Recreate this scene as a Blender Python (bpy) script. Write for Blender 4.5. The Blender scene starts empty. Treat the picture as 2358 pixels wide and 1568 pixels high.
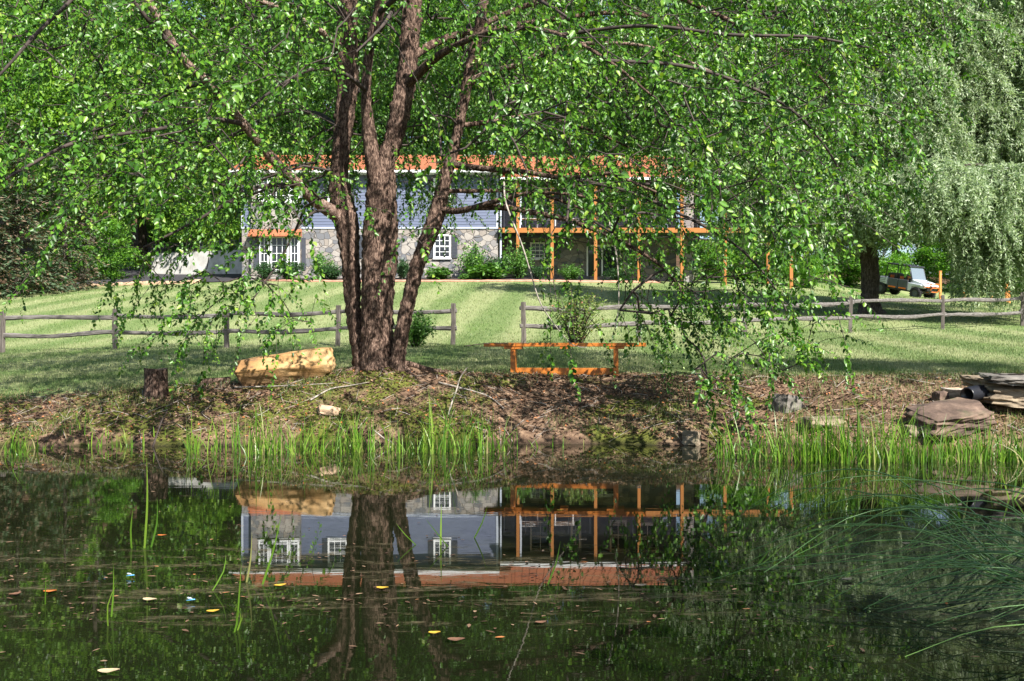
import bpy, math, random
import numpy as np
from mathutils import Vector, Matrix

random.seed(7)
rng = np.random.default_rng(11)
R = math.radians
sc = bpy.context.scene
col = sc.collection

# ------------------------------------------------------------------ camera
CAM_H = 1.147
F = 2291.0            # focal length in photo units (2357 units wide)
cam_d = bpy.data.cameras.new("camera")
cam_d.lens = 35.0
cam_d.sensor_width = 36.0
cam_d.shift_y = 26.0 / 2357.0
cam_d.clip_end = 2000.0
cam_o = bpy.data.objects.new("camera", cam_d)
cam_o.location = (0, 0, CAM_H)
cam_o.rotation_euler = (R(90), 0, 0)
col.objects.link(cam_o)
sc.camera = cam_o

# ------------------------------------------------------------------ light
SUN_AZ, SUN_EL = R(36), R(42)
SUN = Vector((math.sin(SUN_AZ) * math.cos(SUN_EL), -math.cos(SUN_AZ) * math.cos(SUN_EL), math.sin(SUN_EL)))
w = bpy.data.worlds.new("World")
sc.world = w
w.use_nodes = True
wn = w.node_tree.nodes
bg = wn["Background"]
sky = wn.new("ShaderNodeTexSky")
sky.sky_type = 'NISHITA'
sky.sun_disc = False
sky.sun_elevation = SUN_EL
sky.sun_rotation = math.pi - SUN_AZ
w.node_tree.links.new(sky.outputs[0], bg.inputs[0])
bg.inputs[1].default_value = 0.075
ld = bpy.data.lights.new("sun", 'SUN')
ld.energy = 5.0
ld.angle = R(0.5)
ld.color = (1.0, 0.95, 0.87)
lo = bpy.data.objects.new("sun", ld)
lo.rotation_euler = SUN.to_track_quat('Z', 'Y').to_euler()
col.objects.link(lo)

sc.view_settings.view_transform = 'Standard'
sc.view_settings.look = 'None'
sc.view_settings.gamma = 1.0
sc.view_settings.exposure = 1.35
sc.render.engine = 'CYCLES'
sc.cycles.use_denoising = True
sc.cycles.max_bounces = 6
sc.cycles.diffuse_bounces = 2
sc.cycles.glossy_bounces = 3
sc.cycles.transmission_bounces = 3
sc.cycles.caustics_reflective = False
sc.cycles.caustics_refractive = False

# ------------------------------------------------------------------ helpers
def P(vx, vy, d):
    """photo units + distance -> world point"""
    return np.array([(vx - 1178.5) * d / F, d, CAM_H + (810.0 - vy) * d / F])

def tag(o, label=None, cat=None, group=None, kind=None):
    if label: o["label"] = label
    if cat: o["category"] = cat
    if group: o["group"] = group
    if kind: o["kind"] = kind
    return o

def empty(name, loc=(0, 0, 0), rz=0.0, label=None, cat=None, group=None):
    o = bpy.data.objects.new(name, None)
    o.empty_display_size = 0.2
    o.location = loc
    o.rotation_euler = (0, 0, rz)
    col.objects.link(o)
    return tag(o, label, cat, group)

def copy_tree(o, parent=None):
    c = o.copy()
    col.objects.link(c)
    c.parent = parent
    for ch in list(o.children):
        copy_tree(ch, c)
    return c

def mesh_np(name, V, faces, mat=None, parent=None, smooth=False, loc=None):
    """V Nx3 array, faces: list of int arrays (each MxK)"""
    me = bpy.data.meshes.new(name)
    V = np.asarray(V, dtype=np.float32)
    fl = [np.asarray(f, dtype=np.int32) for f in faces if len(f)]
    nl = sum(f.size for f in fl)
    npoly = sum(len(f) for f in fl)
    me.vertices.add(len(V))
    me.vertices.foreach_set("co", V.ravel())
    me.loops.add(nl)
    me.loops.foreach_set("vertex_index", np.concatenate([f.ravel() for f in fl]))
    me.polygons.add(npoly)
    starts, s = [], 0
    for f in fl:
        k = f.shape[1]
        starts.append(s + np.arange(len(f), dtype=np.int32) * k)
        s += f.size
    me.polygons.foreach_set("loop_start", np.concatenate(starts).astype(np.int32))
    me.update(calc_edges=True)
    me.validate()
    if smooth: me.shade_smooth()
    else: me.shade_flat()
    if mat: me.materials.append(mat)
    o = bpy.data.objects.new(name, me)
    col.objects.link(o)
    if parent is not None: o.parent = parent
    if loc is not None: o.location = loc
    return o

class MB:
    """collects shapes into one mesh object"""
    def __init__(self):
        self.v, self.f, self.n = [], {}, 0
    def add(self, V, faces):
        V = np.asarray(V, dtype=float)
        self.v.append(V)
        for f in faces:
            self.f.setdefault(len(f), []).append(tuple(int(i) + self.n for i in f))
        self.n += len(V)
        return self
    def box(self, x0, x1, y0, y1, z0, z1, M=None):
        V = np.array([(x, y, z) for z in (z0, z1) for y in (y0, y1) for x in (x0, x1)], float)
        if M is not None: V = np.array([M @ Vector(p) for p in V])
        return self.add(V, [(0, 2, 3, 1), (4, 5, 7, 6), (0, 1, 5, 4), (2, 6, 7, 3), (0, 4, 6, 2), (1, 3, 7, 5)])
    def cbox(self, c, s, M=None):
        c = np.array(c, float); s = np.array(s, float) / 2
        return self.box(c[0]-s[0], c[0]+s[0], c[1]-s[1], c[1]+s[1], c[2]-s[2], c[2]+s[2], M)
    def tube(self, pts, rad, n=8, cap=True):
        V, Q = tube_arrays(pts, rad, n)
        base = self.n
        self.add(V, Q.tolist())
        if cap:
            m = len(V) // n
            self.f.setdefault(n, []).append(tuple(base + i for i in range(n))[::-1])
            self.f.setdefault(n, []).append(tuple(base + (m - 1) * n + i for i in range(n)))
        return self
    def prism(self, poly, y0, y1):
        """xz polygon extruded along y"""
        k = len(poly)
        V = [(p[0], y0, p[1]) for p in poly] + [(p[0], y1, p[1]) for p in poly]
        F_ = [tuple(range(k)), tuple(range(2 * k - 1, k - 1, -1))]
        F_ += [(i + k, (i + 1) % k + k, (i + 1) % k, i) for i in range(k)]
        return self.add(V, F_)
    def lathe(self, prof, c, axis='Z', n=24):
        """prof: (r, h) list revolved"""
        V, a = [], np.linspace(0, 2 * math.pi, n, endpoint=False)
        for r, h in prof:
            for t in a:
                p = (r * math.cos(t), r * math.sin(t), h)
                if axis == 'Y': p = (p[0], p[2], p[1])
                if axis == 'X': p = (p[2], p[0], p[1])
                V.append((p[0] + c[0], p[1] + c[1], p[2] + c[2]))
        F_ = []
        for i in range(len(prof) - 1):
            for j in range(n):
                F_.append((i * n + j, i * n + (j + 1) % n, (i + 1) * n + (j + 1) % n, (i + 1) * n + j))
        return self.add(V, F_)
    def build(self, name, mat=None, parent=None, smooth=False, bevel=0.0, loc=None):
        V = np.concatenate(self.v)
        o = mesh_np(name, V, [np.array(self.f[k]) for k in sorted(self.f)], mat, parent, smooth, loc)
        if bevel:
            m = o.modifiers.new("bevel", 'BEVEL'); m.width = bevel; m.segments = 2; m.limit_method = 'ANGLE'
        return o

def tube_arrays(pts, rad, n):
    pts = np.asarray(pts, float); m = len(pts)
    rad = np.broadcast_to(np.asarray(rad, float), (m,))
    T = np.gradient(pts, axis=0)
    T /= np.linalg.norm(T, axis=1, keepdims=True) + 1e-9
    ref = np.array([0.31, 0.95, 0.1]) if abs(T[0, 1]) < 0.8 else np.array([1.0, 0.1, 0.2])
    U = np.empty_like(pts); u = ref - T[0] * (ref @ T[0]); u /= np.linalg.norm(u)
    for i in range(m):
        u = u - T[i] * (u @ T[i]); u /= np.linalg.norm(u) + 1e-9
        U[i] = u
    W = np.cross(T, U)
    a = np.linspace(0, 2 * math.pi, n, endpoint=False)
    ring = pts[:, None, :] + rad[:, None, None] * (np.cos(a)[None, :, None] * U[:, None, :] + np.sin(a)[None, :, None] * W[:, None, :])
    idx = np.arange(m * n).reshape(m, n)
    Q = np.stack([idx[:-1], np.roll(idx[:-1], -1, 1), np.roll(idx[1:], -1, 1), idx[1:]], -1).reshape(-1, 4)
    return ring.reshape(-1, 3), Q

class Tubes:
    """many tubes gathered as arrays"""
    def __init__(self): self.V, self.Q, self.n = [], [], 0
    def add(self, pts, rad, n=5):
        V, Q = tube_arrays(pts, rad, n)
        self.V.append(V); self.Q.append(Q + self.n); self.n += len(V)
    def build(self, name, mat, parent=None):
        return mesh_np(name, np.concatenate(self.V), [np.concatenate(self.Q)], mat, parent, True)

def spline(pts, step):
    """Catmull-Rom through points (any dimension), first three = position"""
    pts = np.asarray(pts, float)
    p = np.vstack([2 * pts[0] - pts[1], pts, 2 * pts[-1] - pts[-2]])
    out = []
    for i in range(1, len(p) - 2):
        n = max(2, int(np.linalg.norm(p[i + 1, :3] - p[i, :3]) / step))
        t = np.linspace(0, 1, n, endpoint=False)[:, None]
        out.append(0.5 * (2 * p[i] + (-p[i-1] + p[i+1]) * t + (2*p[i-1] - 5*p[i] + 4*p[i+1] - p[i+2]) * t**2
                          + (-p[i-1] + 3*p[i] - 3*p[i+1] + p[i+2]) * t**3))
    out.append(p[-2][None])
    return np.vstack(out)

def _hash(i, j, k):
    h = (i * 374761393 + j * 668265263 + k * 2147483647 + 1274126177) & 0xFFFFFFFF
    h = ((h ^ (h >> 13)) * 1274126177) & 0xFFFFFFFF
    return ((h ^ (h >> 16)) & 0xFFFFFF) / float(0xFFFFFF)

def vnoise(p):
    p = np.asarray(p, float)
    i = np.floor(p).astype(np.int64); f = p - i
    f = f * f * (3 - 2 * f)
    r = 0
    for a in (0, 1):
        for b in (0, 1):
            for c in (0, 1):
                wgt = (f[..., 0] if a else 1 - f[..., 0]) * (f[..., 1] if b else 1 - f[..., 1]) * (f[..., 2] if c else 1 - f[..., 2])
                r = r + wgt * _hash(i[..., 0] + a, i[..., 1] + b, i[..., 2] + c)
    return r * 2 - 1

def fbm(p, o=4):
    p = np.asarray(p, float); r = 0; a = 0.5
    for k in range(o):
        r = r + a * vnoise(p * 2**k + 17.3 * k); a *= 0.5
    return r

def nrm(a):
    return a / (np.linalg.norm(a, axis=-1, keepdims=True) + 1e-9)

def rvec(n):
    return nrm(rng.normal(size=(n, 3)))

def leaves6(B, A, N, L, W, fold=0.22, droop=0.12):
    """pointed oval leaves folded along the midrib: 6 verts, 2 quads each"""
    A = nrm(A); S = nrm(np.cross(A, N)); N = np.cross(S, A)
    L = L[:, None]; W = W[:, None]
    v = np.stack([B,
                  B + A * L * .30 - S * W * .50 + N * W * fold,
                  B + A * L * .66 - S * W * .38 + N * W * fold * .7 - N * L * droop * .4,
                  B + A * L - N * L * droop,
                  B + A * L * .66 + S * W * .38 + N * W * fold * .7 - N * L * droop * .4,
                  B + A * L * .30 + S * W * .50 + N * W * fold], 1)
    n = len(B); o = np.arange(n)[:, None] * 6
    Q = np.concatenate([o + np.array([[0, 1, 2, 3]]), o + np.array([[0, 3, 4, 5]])], 0)
    return v.reshape(-1, 3), Q

def leaves4(B, A, N, L, W):
    A = nrm(A); S = nrm(np.cross(A, N))
    N = np.cross(S, A)
    L = L[:, None]; W = W[:, None]
    v = np.stack([B, B + A * L * .45 - S * W * .5 + N * W * .15, B + A * L, B + A * L * .45 + S * W * .5 + N * W * .15], 1)
    n = len(B)
    return v.reshape(-1, 3), np.arange(n * 4).reshape(n, 4)

def blades(B, D, H, W, bend):
    """grass blades: base, direction of lean (xy), height, width, bend -> 2-segment taper (5 verts)"""
    n = len(B)
    a = rng.uniform(0, 2 * math.pi, n)
    S = np.stack([np.cos(a), np.sin(a), np.zeros(n)], 1) * W[:, None] * .5
    up = np.array([0, 0, 1.0])
    M = B + D * (bend * .32 * H)[:, None] + up * (H * .55)[:, None]
    T = B + D * (bend * H)[:, None] + up * (H * (1 - .25 * bend**2))[:, None]
    v = np.stack([B - S, B + S, M + S * .8, M - S * .8, T], 1).reshape(-1, 3)
    o = np.arange(n)[:, None] * 5
    return v, o + np.array([[0, 1, 2, 3]]), o + np.array([[3, 2, 4]])

def rock(name, mat, c, size, rot=(0, 0, 0), seed=0, rough=0.12, cuts=22, power=0.55, parent=None, shape=None):
    """boulder: a rounded block roughened with noise"""
    g = np.linspace(-1, 1, cuts)
    V, Q, n0 = [], [], 0
    for ax in range(3):
        for s in (-1, 1):
            a, b = np.meshgrid(g, g, indexing='ij')
            p = np.zeros((cuts, cuts, 3))
            p[..., ax] = s; p[..., (ax + 1) % 3] = a; p[..., (ax + 2) % 3] = b
            idx = np.arange(cuts * cuts).reshape(cuts, cuts) + n0
            q = np.stack([idx[:-1, :-1], idx[1:, :-1], idx[1:, 1:], idx[:-1, 1:]], -1).reshape(-1, 4)
            if s < 0: q = q[:, ::-1]
            V.append(p.reshape(-1, 3)); Q.append(q); n0 += cuts * cuts
    V = np.concatenate(V)
    sph = nrm(V)
    V = V * power + sph * (1 - power) * 1.15
    if shape is not None: V = shape(V)
    k = fbm(V * 1.3 + seed * 13.7, 3)[:, None]
    k2 = np.abs(vnoise(V * 2.6 + seed * 5.1))[:, None]
    V = V * (1 + rough * k * 1.6 - rough * .6 * k2 + rough * .25 * fbm(V * 7 + seed, 2)[:, None])
    V = V * np.array(size) / 2
    Me = Matrix.Rotation(rot[2], 3, 'Z') @ Matrix.Rotation(rot[1], 3, 'Y') @ Matrix.Rotation(rot[0], 3, 'X')
    V = V @ np.array(Me).T
    o = mesh_np(name, V, [np.concatenate(Q)], mat, parent, True, loc=tuple(c))
    return o

# ------------------------------------------------------------------ materials
class NT:
    def __init__(self, name):
        self.m = bpy.data.materials.new(name); self.m.use_nodes = True
        self.t = self.m.node_tree; self.N = self.t.nodes; self.bsdf = self.N["Principled BSDF"]; self.out = self.N["Material Output"]
    def n(self, typ, **kw):
        nd = self.N.new(typ)
        for k, v in kw.items(): setattr(nd, k, v)
        return nd
    def l(self, a, b): self.t.links.new(a, b)
    def pos(self): return self.n("ShaderNodeNewGeometry").outputs["Position"]
    def obj(self): return self.n("ShaderNodeTexCoord").outputs["Object"]
    def island(self): return self.n("ShaderNodeNewGeometry").outputs["Random Per Island"]
    def map(self, vec, scale=(1, 1, 1), rot=(0, 0, 0), loc=(0, 0, 0)):
        m = self.n("ShaderNodeMapping"); self.l(vec, m.inputs[0])
        m.inputs[1].default_value = loc; m.inputs[2].default_value = rot; m.inputs[3].default_value = scale
        return m.outputs[0]
    def noise(self, vec, scale=5, detail=4, rough=.55, dist=0.0):
        t = self.n("ShaderNodeTexNoise"); self.l(vec, t.inputs["Vector"])
        t.inputs["Scale"].default_value = scale; t.inputs["Detail"].default_value = detail
        t.inputs["Roughness"].default_value = rough; t.inputs["Distortion"].default_value = dist
        return t.outputs["Fac"]
    def ramp(self, fac, stops, interp='LINEAR'):
        r = self.n("ShaderNodeValToRGB"); r.color_ramp.interpolation = interp
        e = r.color_ramp.elements
        while len(e) < len(stops): e.new(0.5)
        for i, (p, c) in enumerate(stops):
            e[i].position = p; e[i].color = (*c, 1) if len(c) == 3 else c
        self.l(fac, r.inputs[0]); return r.outputs[0]
    def mix(self, a, b, fac, blend='MIX'):
        m = self.n("ShaderNodeMix", data_type='RGBA', blend_type=blend)
        for s, v in ((m.inputs[0], fac), (m.inputs[6], a), (m.inputs[7], b)):
            if hasattr(v, "is_linked"): self.l(v, s)
            elif isinstance(v, (int, float)): s.default_value = v
            else: s.default_value = (*v, 1)
        return m.outputs[2]
    def math(self, op, a, b=0.0, clamp=False):
        m = self.n("ShaderNodeMath", operation=op); m.use_clamp = clamp
        for s, v in ((m.inputs[0], a), (m.inputs[1], b)):
            if hasattr(v, "is_linked"): self.l(v, s)
            else: s.default_value = v
        return m.outputs[0]
    def maprange(self, v, a, b, c=0.0, d=1.0):
        m = self.n("ShaderNodeMapRange"); m.interpolation_type = 'SMOOTHSTEP'
        self.l(v, m.inputs[0])
        for i, x in enumerate((a, b, c, d)): m.inputs[i + 1].default_value = x
        return m.outputs[0]
    def sep(self, vec):
        s = self.n("ShaderNodeSeparateXYZ"); self.l(vec, s.inputs[0]); return s.outputs
    def base(self, c):
        if hasattr(c, "is_linked"): self.l(c, self.bsdf.inputs["Base Color"])
        else: self.bsdf.inputs["Base Color"].default_value = (*c, 1)
    def set(self, **kw):
        for k, v in kw.items():
            s = self.bsdf.inputs[k.replace("_", " ")]
            if hasattr(v, "is_linked"): self.l(v, s)
            else: s.default_value = v
    def bump(self, h, strength=.4, dist=.02):
        b = self.n("ShaderNodeBump"); b.inputs["Strength"].default_value = strength; b.inputs["Distance"].default_value = dist
        self.l(h, b.inputs["Height"]); self.l(b.outputs[0], self.bsdf.inputs["Normal"])

def mat_plain(name, c, rough=.6, metal=0.0, var=.15, scale=6, bump=0.0):
    t = NT(name); v = t.obj()
    f = t.noise(v, scale, 5)
    d = tuple(x * (1 - var * 1.6) for x in c); b = tuple(min(1, x * (1 + var)) for x in c)
    t.base(t.ramp(f, [(.3, d), (.7, b)])); t.set(Roughness=rough, Metallic=metal)
    if bump: t.bump(t.noise(v, scale * 6, 4), bump, .01)
    return t.m

def mat_leaf(name, stops, rough=.42, trans=.35, tcol=(1.2, 1.35, .55), spec=.5):
    t = NT(name)
    c = t.ramp(t.island(), stops)
    t.base(c); t.set(Roughness=rough); t.bsdf.inputs["Specular IOR Level"].default_value = spec
    tr = t.n("ShaderNodeBsdfTranslucent")
    t.l(t.mix(c, tcol, 1.0, 'MULTIPLY'), tr.inputs[0])
    ms = t.n("ShaderNodeMixShader"); ms.inputs[0].default_value = trans
    t.l(t.bsdf.outputs[0], ms.inputs[1]); t.l(tr.outputs[0], ms.inputs[2]); t.l(ms.outputs[0], t.out.inputs[0])
    return t.m

def mat_bark(name, dark, mid, light, sc_=(9, 9, 3), bump=.8):
    t = NT(name); v = t.map(t.obj(), sc_)
    f = t.noise(v, 3.0, 6, .65, .6)
    f2 = t.noise(t.map(t.obj(), (4, 4, 2)), 2.0, 3)
    c = t.ramp(f, [(.30, dark), (.47, mid), (.62, light), (.75, tuple(x * .8 for x in mid))])
    c = t.mix(c, tuple(x * .6 for x in mid), t.maprange(f2, .45, .7, 0, .55))
    t.base(c); t.set(Roughness=.9); t.bsdf.inputs["Specular IOR Level"].default_value = .2
    t.bump(f, bump, .03)
    return t.m

def mat_wood(name, dark, light, axis=0, rough=.55, bump=.15):
    t = NT(name); s = [14, 14, 14]; s[axis] = 1.2
    f = t.noise(t.map(t.obj(), tuple(s)), 2.2, 6, .6, .4)
    t.base(t.ramp(f, [(.32, dark), (.68, light)])); t.set(Roughness=rough); t.bump(f, bump, .006)
    return t.m

M = {}
M['birch_leaf'] = mat_leaf('birch_leaf', [(0, (.020, .065, .008)), (.35, (.05, .145, .012)), (.75, (.095, .235, .02)), (.93, (.16, .30, .03)), (1, (.25, .36, .045))], .40, .30)
M['willow_leaf'] = mat_leaf('willow_leaf', [(0, (.12, .19, .09)), (.5, (.29, .38, .21)), (1, (.50, .57, .40))], .45, .45, (1.1, 1.2, .75))
M['forest_leaf'] = mat_leaf('forest_leaf', [(0, (.04, .12, .014)), (.5, (.10, .25, .022)), (1, (.2, .38, .04))], .5, .45)
M['forest_leaf_dark'] = mat_leaf('forest_leaf_dark', [(0, (.025, .075, .015)), (.5, (.06, .15, .025)), (1, (.11, .22, .04))], .5, .4)
M['forest_leaf_pale'] = mat_leaf('forest_leaf_pale', [(0, (.07, .16, .018)), (.5, (.15, .31, .03)), (1, (.26, .42, .05))], .5, .45)
M['needle'] = mat_leaf('needle', [(0, (.035, .055, .028)), (.45, (.06, .11, .05)), (.7, (.10, .15, .075)), (.78, (.17, .125, .08)), (1, (.22, .15, .10))], .6, .2)
M['shrub_leaf'] = mat_leaf('shrub_leaf', [(0, (.04, .11, .018)), (.5, (.08, .20, .03)), (1, (.14, .29, .05))], .45, .3)
M['shrub_leaf_dark'] = mat_leaf('shrub_leaf_dark', [(0, (.015, .05, .014)), (.6, (.03, .085, .025)), (1, (.06, .14, .04))], .4, .25)
M['rose_leaf'] = mat_leaf('rose_leaf', [(0, (.06, .12, .02)), (.6, (.13, .2, .035)), (.92, (.2, .25, .06)), (1, (.28, .12, .06))], .5, .3)
M['reed'] = mat_leaf('reed', [(0, (.05, .13, .012)), (.5, (.11, .24, .02)), (.86, (.2, .33, .035)), (.93, (.34, .34, .12)), (1, (.26, .19, .11))], .4, .35)
M['rush'] = mat_leaf('rush', [(0, (.04, .11, .025)), (.6, (.09, .21, .045)), (.93, (.16, .29, .07)), (1, (.16, .16, .05))], .4, .15)
M['litter'] = mat_leaf('litter', [(0, (.03, .017, .011)), (.4, (.085, .048, .03)), (.8, (.18, .112, .07)), (.95, (.30, .20, .13)), (1, (.40, .13, .03))], .7, .1, (1, .9, .7), .2)
M['bark_birch'] = mat_bark('bark_birch', (.010, .006, .005), (.06, .036, .027), (.28, .19, .145), (15, 15, 4.5), 1.0)
M['bark_pink'] = mat_bark('bark_pink', (.035, .02, .015), (.21, .13, .10), (.5, .39, .33), (17, 17, 7), 1.0)
M['bark_twig'] = mat_plain('bark_twig', (.05, .036, .03), .85, var=.4, scale=8)
M['bark_grey'] = mat_bark('bark_grey', (.016, .012, .01), (.06, .047, .038), (.13, .108, .09), (6, 6, 2))
M['dead_twig'] = mat_plain('dead_twig', (.33, .29, .25), .9, var=.35, scale=14)
M['old_rail'] = mat_wood('old_rail', (.045, .038, .034), (.19, .175, .165), 0, .9, .5)
M['old_post'] = mat_wood('old_post', (.05, .04, .035), (.155, .135, .12), 2, .9, .5)
M['cedar'] = mat_wood('cedar', (.34, .095, .010), (.52, .175, .025), 0, .42)
M['cedar_post'] = mat_wood('cedar_post', (.28, .10, .016), (.38, .15, .028), 2, .5)
M['roof_metal'] = mat_plain('roof_metal', (.36, .125, .06), .42, 0.0, .08, 1.5)
M['white'] = mat_plain('white', (.78, .79, .8), .45, var=.04)
M['gutter'] = mat_plain('gutter', (.42, .46, .54), .4, var=.05)
M['shutter'] = mat_plain('shutter', (.045, .05, .065), .5, var=.1)
M['dark_metal'] = mat_plain('dark_metal', (.05, .052, .065), .4, .3, .1)
M['black'] = mat_plain('black', (.012, .012, .014), .5, var=.2)
M['mulch'] = mat_plain('mulch', (.028, .018, .018), .95, var=.5, scale=14, bump=.8)
M['edging'] = mat_plain('edging', (.42, .22, .15), .85, var=.2, scale=4, bump=.3)
M['sandstone_pale'] = mat_plain('sandstone_pale', (.42, .29, .19), .9, var=.3, scale=4, bump=.4)

def mk_siding():
    t = NT('siding'); v = t.obj()
    f = t.noise(t.map(v, (.6, 1, 8)), 2, 3)
    t.base(t.ramp(f, [(.3, (.09, .11, .175)), (.7, (.12, .142, .22))])); t.set(Roughness=.5); return t.m
M['siding'] = mk_siding()

def mk_stone():
    t = NT('fieldstone'); v = t.obj()
    mp = t.map(v, (1.0, 1.0, 1.35))
    wob = t.n("ShaderNodeTexNoise"); t.l(mp, wob.inputs["Vector"]); wob.inputs["Scale"].default_value = 3.0
    a = t.n("ShaderNodeMix", data_type='RGBA', blend_type='LINEAR_LIGHT'); a.inputs[0].default_value = .05
    t.l(mp, a.inputs[6]); t.l(wob.outputs["Color"], a.inputs[7])
    vo = t.n("ShaderNodeTexVoronoi", feature='DISTANCE_TO_EDGE'); vo.inputs["Scale"].default_value = 2.5; t.l(a.outputs[2], vo.inputs["Vector"])
    vc = t.n("ShaderNodeTexVoronoi", feature='F1'); vc.inputs["Scale"].default_value = 2.5; t.l(a.outputs[2], vc.inputs["Vector"])
    cs = t.sep(vc.outputs["Color"])
    c = t.ramp(cs[0], [(0, (.13, .135, .15)), (.25, (.22, .21, .205)), (.5, (.31, .285, .26)), (.75, (.245, .215, .19)), (1, (.40, .38, .36))], 'CONSTANT')
    c = t.mix(c, (.15, .13, .12), t.maprange(t.noise(v, 6, 5), .45, .8, 0, .5))
    ed = t.maprange(vo.outputs["Distance"], .01, .045)
    c = t.mix((.11, .10, .095), c, ed)
    t.base(c); t.set(Roughness=.9); t.bump(ed, .8, .04); return t.m
M['stone'] = mk_stone()

def mk_concrete():
    t = NT('concrete'); v = t.obj()
    f = t.noise(v, 1.2, 7, .65); g = t.noise(t.map(v, (3, 3, .5)), 2, 4)
    c = t.ramp(f, [(.3, (.33, .31, .28)), (.6, (.58, .57, .54))])
    t.base(t.mix(c, (.24, .22, .19), t.maprange(g, .55, .75, 0, .5))); t.set(Roughness=.9); t.bump(f, .2, .03); return t.m
M['concrete'] = mk_concrete()

def mk_glass():
    t = NT('window_glass'); t.base(t.ramp(t.noise(t.obj(), 2, 2), [(.3, (.012, .014, .018)), (.7, (.03, .034, .042))]))
    t.set(Roughness=.05, IOR=1.5); return t.m
M['glass'] = mk_glass()

def mk_sandstone():
    t = NT('tan_sandstone'); v = t.obj()
    f = t.noise(v, 2.5, 6, .6, .5); g = t.noise(t.map(v, (1.5, 1.5, 7)), 2.5, 5, .6, .8)
    c = t.ramp(f, [(.28, (.20, .10, .035)), (.48, (.37, .21, .08)), (.66, (.46, .30, .14)), (.8, (.50, .38, .23))])
    c = t.mix(c, (.10, .06, .035), t.maprange(g, .56, .70, 0, .7))
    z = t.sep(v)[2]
    low = t.maprange(t.math('ADD', z, t.math('MULTIPLY', t.math('SUBTRACT', g, .5), .3)), -.04, -.12)  # shade of the undercut lower front, painted into the stone colour
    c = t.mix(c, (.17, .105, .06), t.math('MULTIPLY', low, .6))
    t.base(c); t.set(Roughness=.85)
    t.bump(t.math('ADD', t.noise(v, 14, 6), g), .5, .025); return t.m
M['sandstone'] = mk_sandstone()

def mk_rock(name, a, b, c_):
    t = NT(name); v = t.obj()
    f = t.noise(t.map(v, (1, 1, 2.5)), 3, 7, .62, .3)
    c = t.ramp(f, [(.3, a), (.5, b), (.72, c_)])
    t.base(t.mix(c, (.05, .075, .025), t.maprange(t.noise(v, 2.3, 4), .58, .72, 0, .55))); t.set(Roughness=.9)
    t.bump(t.noise(v, 11, 7, .65), .7, .03); return t.m
M['rock_brown'] = mk_rock('rock_brown', (.03, .018, .014), (.115, .075, .055), (.24, .165, .12))
M['rock_tan'] = mk_rock('rock_tan', (.06, .045, .03), (.22, .17, .115), (.38, .31, .22))
M['rock_grey'] = mk_rock('rock_grey', (.05, .045, .04), (.15, .135, .118), (.28, .255, .22))

def mk_ground():
    t = NT('ground_cover'); p = t.pos(); x, y, z = t.sep(p)
    # lawn: mown stripes running towards the house, worn and clover tones
    ang = t.math('ADD', x, t.math('MULTIPLY', y, -.07))
    st = t.math('SINE', t.math('MULTIPLY', ang, 2 * math.pi / 2.5))
    wob = t.noise(t.map(p, (.25, .08, .25)), 1.0, 3)
    sf = t.maprange(t.math('ADD', st, t.math('MULTIPLY', t.math('SUBTRACT', wob, .5), 2.2)), -.8, .8)
    lawn = t.mix((.13, .185, .062), (.225, .26, .115), sf)
    n1 = t.noise(t.map(p, (.45, .3, .5)), 1.0, 6, .65)
    lawn = t.mix(lawn, (.10, .17, .035), t.maprange(n1, .5, .68, 0, .65))
    n3 = t.noise(p, 9, 5, .7)
    lawn = t.mix(lawn, (.31, .29, .16), t.maprange(n3, .52, .72, 0, .6))
    # bank: leaf mould, dry grass, moss
    n2 = t.noise(p, 5.5, 7, .68, .4)
    soil = t.ramp(n2, [(.28, (.035, .022, .016)), (.45, (.12, .075, .05)), (.6, (.24, .16, .105)), (.75, (.34, .25, .16))])
    nm = t.noise(t.map(p, (1, 1, 1), loc=(3, 1, 0)), 1.1, 5, .62, .3)
    xl = t.maprange(x, 1.2, -1.5)                       # moss grows on the left of the bank
    mossm = t.math('MULTIPLY', t.maprange(t.math('ADD', nm, t.math('MULTIPLY', xl, .13)), .53, .62), .95)
    moss = t.ramp(t.noise(p, 22, 4), [(.3, (.04, .055, .010)), (.7, (.155, .165, .030))])
    soil = t.mix(soil, moss, mossm)
    # the edge of the lawn
    att = t.n("ShaderNodeAttribute"); att.attribute_name = "lawn"
    edge = t.math('ADD', att.outputs["Fac"], t.math('MULTIPLY', t.math('SUBTRACT', t.noise(p, 1.6, 5, .7), .5), .9))
    c = t.mix(soil, lawn, t.maprange(edge, .35, .65))
    # forest floor beyond
    att2 = t.n("ShaderNodeAttribute"); att2.attribute_name = "woods"
    floor_ = t.ramp(t.noise(p, 1.8, 6), [(.35, (.04, .028, .018)), (.65, (.12, .07, .04))])
    c = t.mix(c, floor_, att2.outputs["Fac"])
    waterline_dark = t.maprange(z, .10, -.03)  # ground colour darkens towards the waterline and below it
    c = t.mix(c, (.016, .013, .009), t.math('MULTIPLY', waterline_dark, .85))
    t.base(c); t.set(Roughness=.95); t.bsdf.inputs["Specular IOR Level"].default_value = .15
    t.bump(t.noise(p, 16, 6, .7), .9, .05); return t.m
M['ground'] = mk_ground()

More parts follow.
